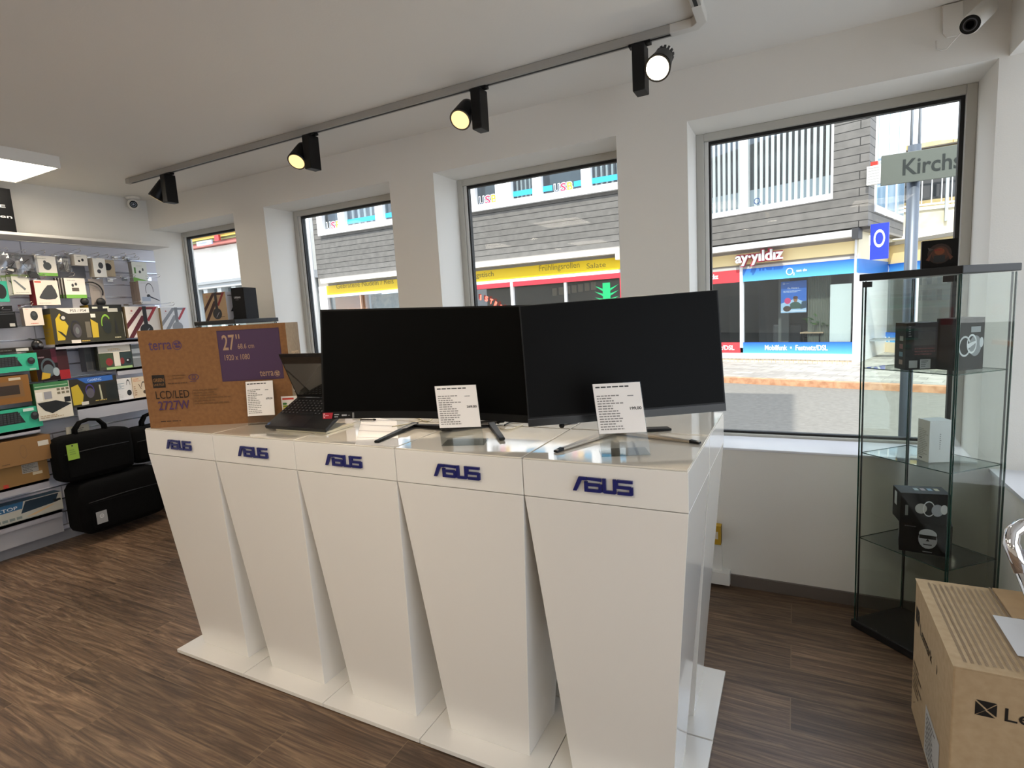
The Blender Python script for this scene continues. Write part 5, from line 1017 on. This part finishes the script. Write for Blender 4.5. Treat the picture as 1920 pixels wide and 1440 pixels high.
RB = [('p', [(0, .0), (.14, 0), (.62, .7), (.45, .7)], '#5a1c26'), ('p', [(0, .28), (0, .46), (.42, .98), (.56, .98)], '#5a1c26'), ('p', [(.4, .98), (.96, .98), (.9, .9), (.46, .9)], '#7a2028'), ('p', [(.96, .98), (.86, .98), (.6, .56), (.66, .5)], '#a02430'), ('r', .5, .42, .62, 1, '#1f1f22'), ('e', .56, .24, .2, .2, '#232327'), ('p', [(.5, .12), (.52, .1), (.66, .28), (.64, .3)], '#8a8a90'), ('e', .18, .86, .03, .03, '#b06a6a'), ('l', .1, .78, .24, .8, 1, '#9a9a9a')]
wallbox('white headset carton with dark red stripes, left of the two hung over the lower row', 'headset_carton', 'box', 242, 634, 296, 574, -4.68, .13, {'f': '#e2dbd6', 'l': '#7b6a52', 't': '#b8a890'}, RB, left=[('r', .0, .6, .7, 1, '#4a1c22')], hk='striped headset carton')
RB2 = [(*x[:-1], {'#5a1c26': '#8c8f96', '#7a2028': '#85888e', '#a02430': '#a8343e', '#1f1f22': '#77797e', '#232327': '#8b8d91'}.get(x[-1], x[-1])) for x in RB]
wallbox('white headset carton with grey and red stripes, partly behind the brown carton', 'headset_carton', 'box', 307, 626, 350, 576, -4.66, .08, {'f': '#dfe0e4', 'l': '#a08a66', 't': '#c0b8a8'}, RB2, hk='grey striped headset carton')
# fourth row
wallbox('black keyboard carton lying above the teal set at the left edge', 'keyboard_carton', 'box', -70, 668, 60, 650, -4.70, .18, {'f': '#2a2624', 't': '#3a342f'}, [('r', .75, .2, .94, .8, '#c9c6c2'), ('l', .45, .4, .7, .6, 1, '#9a9690')], zrest=None)
TE = '#3fb492'
def kb(front_extra=()):
    it = [('p', [(.0, .3), (.78, .3), (.70, .86), (0, .86)], '#1f2123')]
    for r in range(5):
        for c in range(16): it.append(('r', .01+.045*c, .36+.095*r, .045+.045*c, .43+.095*r, '#3a3d40'))
    return it+[('e', .9, .56, .055, .2, '#1d1f22'), ('e', .905, .64, .03, .08, '#4b4f53'), ('t', 'logitech', .3, .1, .07, .16, 'r', .0, '#1c4a40'), *front_extra]
zk = onx(0, 697, -4.68).z
wallbox('teal keyboard and mouse set carton, upper of the two', 'keyboard_carton', 'box', -70, 707, 68, 661, -4.68, .06, {'f': TE, 't': '#369e80'}, kb([('r', .86, .04, .95, .12, '#a8c8bc')]))
zk2 = onx(39, 819, -4.68).z
wallbox('teal keyboard and mouse set carton, lower of the two with white label', 'keyboard_carton', 'box', -70, 829, 75, 760, -4.68, .10, {'f': TE, 't': '#369e80'}, kb([('r', .76, .82, .9, .96, '#cfe4dc')]), zrest=onx(30, 808, -4.66).z+.001)
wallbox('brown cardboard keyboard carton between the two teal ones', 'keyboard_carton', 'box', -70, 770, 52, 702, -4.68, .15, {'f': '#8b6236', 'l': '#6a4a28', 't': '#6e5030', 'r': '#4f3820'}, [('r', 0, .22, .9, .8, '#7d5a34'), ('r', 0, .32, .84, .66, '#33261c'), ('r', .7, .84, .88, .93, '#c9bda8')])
wallbox('dark red gaming headset carton left of the bare slats', 'headset_carton', 'box', 72, 716, 124, 652, -4.70, .10, {'f': '#231519', 'l': '#a06a1c', 't': '#3a1c22'}, [('r', .5, .55, .66, 1, '#56142a'), ('r', .66, .1, 1, .9, '#3b0f16'), ('r', .68, 0, 1, .3, '#9c1620'), ('g', .36, .42, .22, .3, .24, '#46545c'), ('e', .36, .34, .16, .18, '#59646c'), ('p', [(.1, .05), (.36, .08), (.4, .22), (.16, .28)], '#c9a22a'), ('e', .58, .26, .1, .14, '#9aa8b0'), ('l', .05, .7, .5, .8, 1, '#87727a')])
wallbox('white framed speaker carton with windows and green base beside the bare slats', 'speaker_carton', 'box', 187, 693, 245, 645, -4.70, .10, {'f': '#42453e', 'l': '#3b3e36', 't': '#55574e'}, [('r', .03, .7, .96, 1, '#e9e3d8'), ('r', .44, .12, .62, .72, '#ddd9ce'), ('r', .2, 0, .96, .1, '#a7c98a'), ('r', .04, .12, .42, .68, '#3d4c34'), ('e', .3, .32, .1, .16, '#8c2a2c'), ('r', .64, .12, .98, .68, '#2b3d3e'), ('e', .68, .32, .06, .14, '#7c2a2c'), ('e', .86, .3, .09, .12, '#17181b'), ('e', .84, .33, .03, .04, '#c9ccd0'), ('l', .3, .78, .8, .88, 2, '#c9a86a')], zrest=ZD+.001)
wallbox('dark grey carton with clear front tucked left of the speaker carton', 'small_carton', 'box', 163, 692, 177, 648, -4.74, .08, {'f': '#4f5052', 'l': '#77787c'}, [('r', .1, .08, .5, .7, '#33353a'), ('r', .6, .05, .95, .95, '#212326')], zrest=ZD+.001)
wallbox('grey carton right of the speaker carton, half hidden by the brown monitor carton', 'small_carton', 'box', 244, 688, 268, 646, -4.74, .08, {'f': '#8a8f92', 't': '#9aa2a2'}, [('r', .1, .62, .9, .84, '#dfe2e4'), ('r', 0, .4, .9, .5, '#c9ced0')], zrest=ZD+.001)
# webcam hanging dark
t = thing('webcam', 'small dark webcam hanging on the panel between the hook row and the red headset carton', 'webcam', (-4.78, onx(70, 648, -4.78).y, onx(70, 648, -4.78).z))
b = MB(); b.sphere((0, 0, 0), .036, mat('#141416', .3), sc=(.7, 1, 1.2)); b.build('body', t); b = MB(); b.tube([(.024, .01, 0), (.032, .01, 0)], [.015, .014], mat('#54565c', .2), 16); b.build('lens', t); MB().tube([(-.01, 0, .04), (-.09, 0, .05), (-.115, 0, .05)], .004, M_BLKP).build('clip', t)
# fifth row
ZC = onx(130, 760, -4.66).z
wallbox('white tablet case carton with green top band and black tablet picture', 'tablet_carton', 'box', 74, 790, 128, 713, -4.67, .06, {'f': '#dcd6c8', 'l': '#3b6b44', 't': '#2f6a40'}, [('r', 0, .84, .98, 1, '#3d7a4c'), ('r', .02, .9, .95, .92, '#a9c8a8'), ('p', [(.02, .48), (.55, .5), (1.0, .36), (.4, .16), (.2, .26)], '#1c1c1e'), ('r', .02, .52, .2, .76, '#ebe8e0'), ('r', .24, .56, .46, .76, '#9a9aa0')]+[('r', .62+.13*i, .66+.1*j, .71+.13*i, .72+.1*j, '#77705c') for i in range(3) for j in range(2)]+[('r', .8, .42, .98, .56, '#1a1a1c'), ('l', .05, .04, .9, .14, 2, '#b49c7c')])
wallbox('yellow and dark gaming headset carton with a blue banner on the price rail shelf', 'headset_carton', 'box', 132, 759, 217, 702, -4.68, .12, {'f': '#35332d', 'l': YL, 't': '#1f3f86', 'r': '#202020'}, [('p', [(.2, 1), (.92, 1), (.92, .82), (.36, .8)], '#2f63b4'), ('t', 'GAMING', .4, .86, .09, .28, 'l', .008, '#b8cdf0'), ('p', [(.06, .08), (.24, .08), (.28, .4), (.2, .8), (.06, .72)], '#c2aa2c'), ('g', .42, .52, .09, .24, .2, '#4a3c8c'), ('e', .42, .44, .08, .18, '#5a5560'), ('p', [(.62, .15), (.66, .15), (.64, .7), (.61, .7)], '#b6b49a'), ('r', .74, .1, .98, .76, '#161a18'), ('r', .22, .04, .36, .16, '#d6d2cb'), ('l', .5, .1, .95, .17, 1, '#c9ad5a')], left=[('r', 0, .84, 1, 1, '#1c2a48'), ('l', .15, .2, .85, .75, 5, '#8a6f12')], zrest=ZE+.001)
wallbox('white carton with a one sided headset picture on the price rail shelf', 'headset_carton', 'box', 220, 748, 246, 708, -4.70, .06, {'f': '#dfdfe2', 'l': '#b0b0b4'}, [('l', .06, .5, .55, .8, 5, '#6f8a9c'), ('g', .76, .6, .12, .34, .2, '#33363c', .2, 2.9), ('e', .76, .3, .14, .14, '#24262b'), ('l', .1, .08, .4, .3, 3, '#c9c9cc')], zrest=ZE+.001)
wallbox('cream carton with a hoop headset picture at the right end of the price rail shelf', 'headset_carton', 'box', 252, 744, 275, 705, -4.69, .06, {'f': '#ddccb4', 'l': '#bda98c'}, [('l', .06, .78, .6, .96, 3, '#c87a4a'), ('l', .04, .1, .25, .6, 5, '#9a6a44'), ('g', .7, .5, .16, .26, .2, '#40362e', 0, 3.14), ('e', .78, .24, .16, .1, '#5a4634'), ('p', [(.36, .66), (.4, .66), (.55, .4), (.5, .4)], '#6a4a34')], zrest=ZE+.001)
# lower left cartons
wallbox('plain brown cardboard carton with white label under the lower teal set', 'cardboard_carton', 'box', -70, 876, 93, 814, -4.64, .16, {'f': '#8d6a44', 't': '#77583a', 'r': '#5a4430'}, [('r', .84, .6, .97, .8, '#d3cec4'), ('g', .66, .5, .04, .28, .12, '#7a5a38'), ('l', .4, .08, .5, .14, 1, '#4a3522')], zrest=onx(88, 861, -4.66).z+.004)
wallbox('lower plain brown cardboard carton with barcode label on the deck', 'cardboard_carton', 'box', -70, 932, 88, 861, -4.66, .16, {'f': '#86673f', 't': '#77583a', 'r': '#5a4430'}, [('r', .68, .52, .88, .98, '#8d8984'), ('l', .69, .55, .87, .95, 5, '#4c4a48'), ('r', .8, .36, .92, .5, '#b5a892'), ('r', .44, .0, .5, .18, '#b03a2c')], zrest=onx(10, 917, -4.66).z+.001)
wallbox('blue and white keyboard carton on the lowest deck shelf', 'keyboard_carton', 'box', -70, 1013, 114, 921, -4.76, .10, {'f': '#c9c6bb', 't': '#5d7f98', 'r': '#8a8780'}, [('p', [(0, .55), (.58, .62), (.6, 1), (0, 1)], '#2f6690'), ('t', 'DESKTOP', .535, .66, .17, .34, 'r', .012, '#e2e6ea'), ('p', [(.56, .36), (.92, .5), (.97, .96), (.62, .96)], '#1d3344'), ('p', [(.92, .5), (.99, .55), (.98, .66), (.9, .66)], '#15181c'), ('p', [(.6, .12), (.86, .42), (.92, .42), (.7, .12)], '#dbb98c')]+[('r', .3+.07*k, .1, .355+.07*k, .24, '#8a938f') for k in range(4)]+[('r', 0, .02, 1, .04, '#9a9890')], zrest=ZB+.001)

# ------------------------------------------------------------ laptop bags
def soft_box(mb, w, d, h, m, n=10, bulge=.12, rnd=3, e=7.0):
    random.seed(rnd); vs = []; fs = []; seg = 28
    for j in range(n+1):
        ph = -PI/2+PI*j/n
        for k in range(seg):
            a = 2*PI*k/seg; f = lambda c: math.copysign(abs(c)**(2/e), c)
            r = f(math.cos(ph)) if abs(math.cos(ph)) > 1e-6 else 0
            x, y, z = r*f(math.cos(a)), r*f(math.sin(a)), f(math.sin(ph))
            wob = 1+random.uniform(-.015, .015); vs.append((x*w/2*wob, y*d/2*wob, h/2+z*h/2))
    for j in range(n):
        for k in range(seg): k2 = (k+1) % seg; fs.append((j*seg+k, j*seg+k2, (j+1)*seg+k2, (j+1)*seg+k))
    return mb.add(vs, fs, m, True)
def bag(label, loc, rz, w, d, h, tagc=None, tagp=(0, 0), handle=True, rnd=3, tagtxt=None):
    t = thing('laptop_bag', label, 'bag', loc, rz, group='black laptop bags'); b = MB(); soft_box(b, w, d, h, M_FABRIC, rnd=rnd); b.build('bag_body', t)
    b = MB(); b.obox((-w*.40, -d*.5-.006, h*.10), (w*.8, 0, 0), (0, .02, 0), (0, 0, h*.5), M_FABRIC); b.build('front_pocket', t, bevel=.012)
    b = MB(); b.tube([(-w*.42, -d*.51-.004, h*.63), (0, -d*.53-.006, h*.65), (w*.42, -d*.51-.004, h*.63)], .003, mat('#2a2a2e', .4, .3), 6); b.build('zip', t)
    if handle:
        for s in (-1, 1):
            b = MB(); b.tube([(-w*.2, s*.02, h*.94), (-w*.19, s*.02, h+.03), (-w*.12, s*.015, h+.075), (0, s*.012, h+.088), (w*.12, s*.015, h+.075), (w*.19, s*.02, h+.03), (w*.2, s*.02, h*.94)], .011, M_FABRIC, 8); b.build('handle', t)
    if tagc:
        b = MB(); u, v = tagp; b.box(u, u+.07, -d*.5-.018, -d*.5-.016, v, v+.11 if tagtxt is None else v+.09, mat(tagc, .6))
        hh = .11 if tagtxt is None else .09
        art(b, (u, -d*.5-.018, v), (.07, 0, 0), (0, 0, hh), [('e', .5, .9, .08, .05, '#222222'), ('l', .2, .3, .8, .7, 3, '#77933f')] if tagtxt is None else [('g', .5, .6, .2, .17, .25, '#d8d8da'), ('t', tagtxt, .5, .55, .12, .2, 'c', .01, '#d8d8da')])
        b.build('hang_tag', t)
    return t
bag('black laptop bag with a green hang tag and raised handle hanging on the panel', (-4.62, 2.115, .475), PI/2, .50, .15, .335, '#93b544', (-.20, .17), rnd=3)
bag('black laptop bag with a square grey hang tag standing on the floor', (-4.635, 2.235, .065), PI/2, .60, .26, .395, '#9a9a9c', (-.225, .08), rnd=5, tagtxt='hp', handle=False)
bag('black laptop bag on the floor far right, half hidden by the first pedestal', (-4.58, 2.74, .02), PI/2-.1, .32, .26, .32, rnd=8, handle=False)
bag('black laptop bag above the floor bags beside the window corner', (-4.70, 2.60, .47), PI/2, .42, .16, .29, rnd=11)
bag('black laptop bag at the window end partly hidden by the brown monitor carton', (-4.49, 2.79, .50), PI/2-.2, .24, .14, .36, rnd=13, handle=False)
wallbox('white hang card with printed text behind the bag handle', 'hang_card', 'tag', 126, 822, 166, 794, -4.74, .004, {'f': '#c9c3b4'}, [('l', .35, .1, .9, .8, 4, '#77736a')])
# things behind the brown carton, on the far cabinet and the sill
carton('headset_carton', 'beige headset carton with dark stripes on top of the far glass cabinet', 'box', (-3.735, 2.53, 1.561), .10, .215, .10, .195, {'f': '#ab9274', 'r': '#e4e4ee', 't': '#8c7a62'},
       [(*x[:-1], {'#5a1c26': '#33160f', '#7a2028': '#3c1612', '#a02430': '#7c1c1c'}.get(x[-1], x[-1])) for x in RB]+[('l', .72, .1, .98, .14, 1, '#33261c')], right=[('p', [(.3, .3), (.5, .3), (.95, .62), (.95, .8)], '#14142a'), ('p', [(.4, 0), (.62, 0), (.98, .34), (.98, .5)], '#14142a'), ('l', .15, .84, .85, .9, 1, '#33333c')])
carton('urban_bag_box', 'tall black carton with small white lettering on the far glass cabinet', 'box', (-3.47, 2.56, 1.561), .25, .10, .13, .215, {'f': '#0d0d0f', 'r': '#17171a', 't': '#141416'}, [('t', 'URBAN', .2, .66, .06, .5, 'l', .02, '#c4c4c4'), ('l', .3, .6, .6, .63, 1, '#777777')]).name = 'black_carton'
carton('red_carton', 'red and white software carton behind the laptop lid', 'box', (-1.955, 1.86, TOPZ+.001), .12, .105, .07, .275, {'f': '#9a8a80', 'r': '#e8dcd8', 't': '#a03030'}, [('r', 0, .56, 1, 1, '#8e1013'), ('t', 'LTMate 50', .06, .42, .05, .6, 'l', .0, '#3a302c'), ('l', .05, .3, .7, .36, 1, '#5a4c46')], right=[('r', 0, .56, 1, 1, '#c9485a'), ('e', .5, .82, .2, .08, '#f0d8d8')])
# yellow box at the wall behind the pedestals
a = ony(1345, 1030, 2.86)
carton('yellow_tool_case', 'small yellow case standing on the cable trunking behind the pedestals', 'case', (a.x-.10, 2.885, .2405), 0, .115, .045, .10, {'f': '#b7902a', 'r': '#7e6420', 't': '#c9a238'}, [('r', .1, .3, .88, .7, '#d6c9b4')])
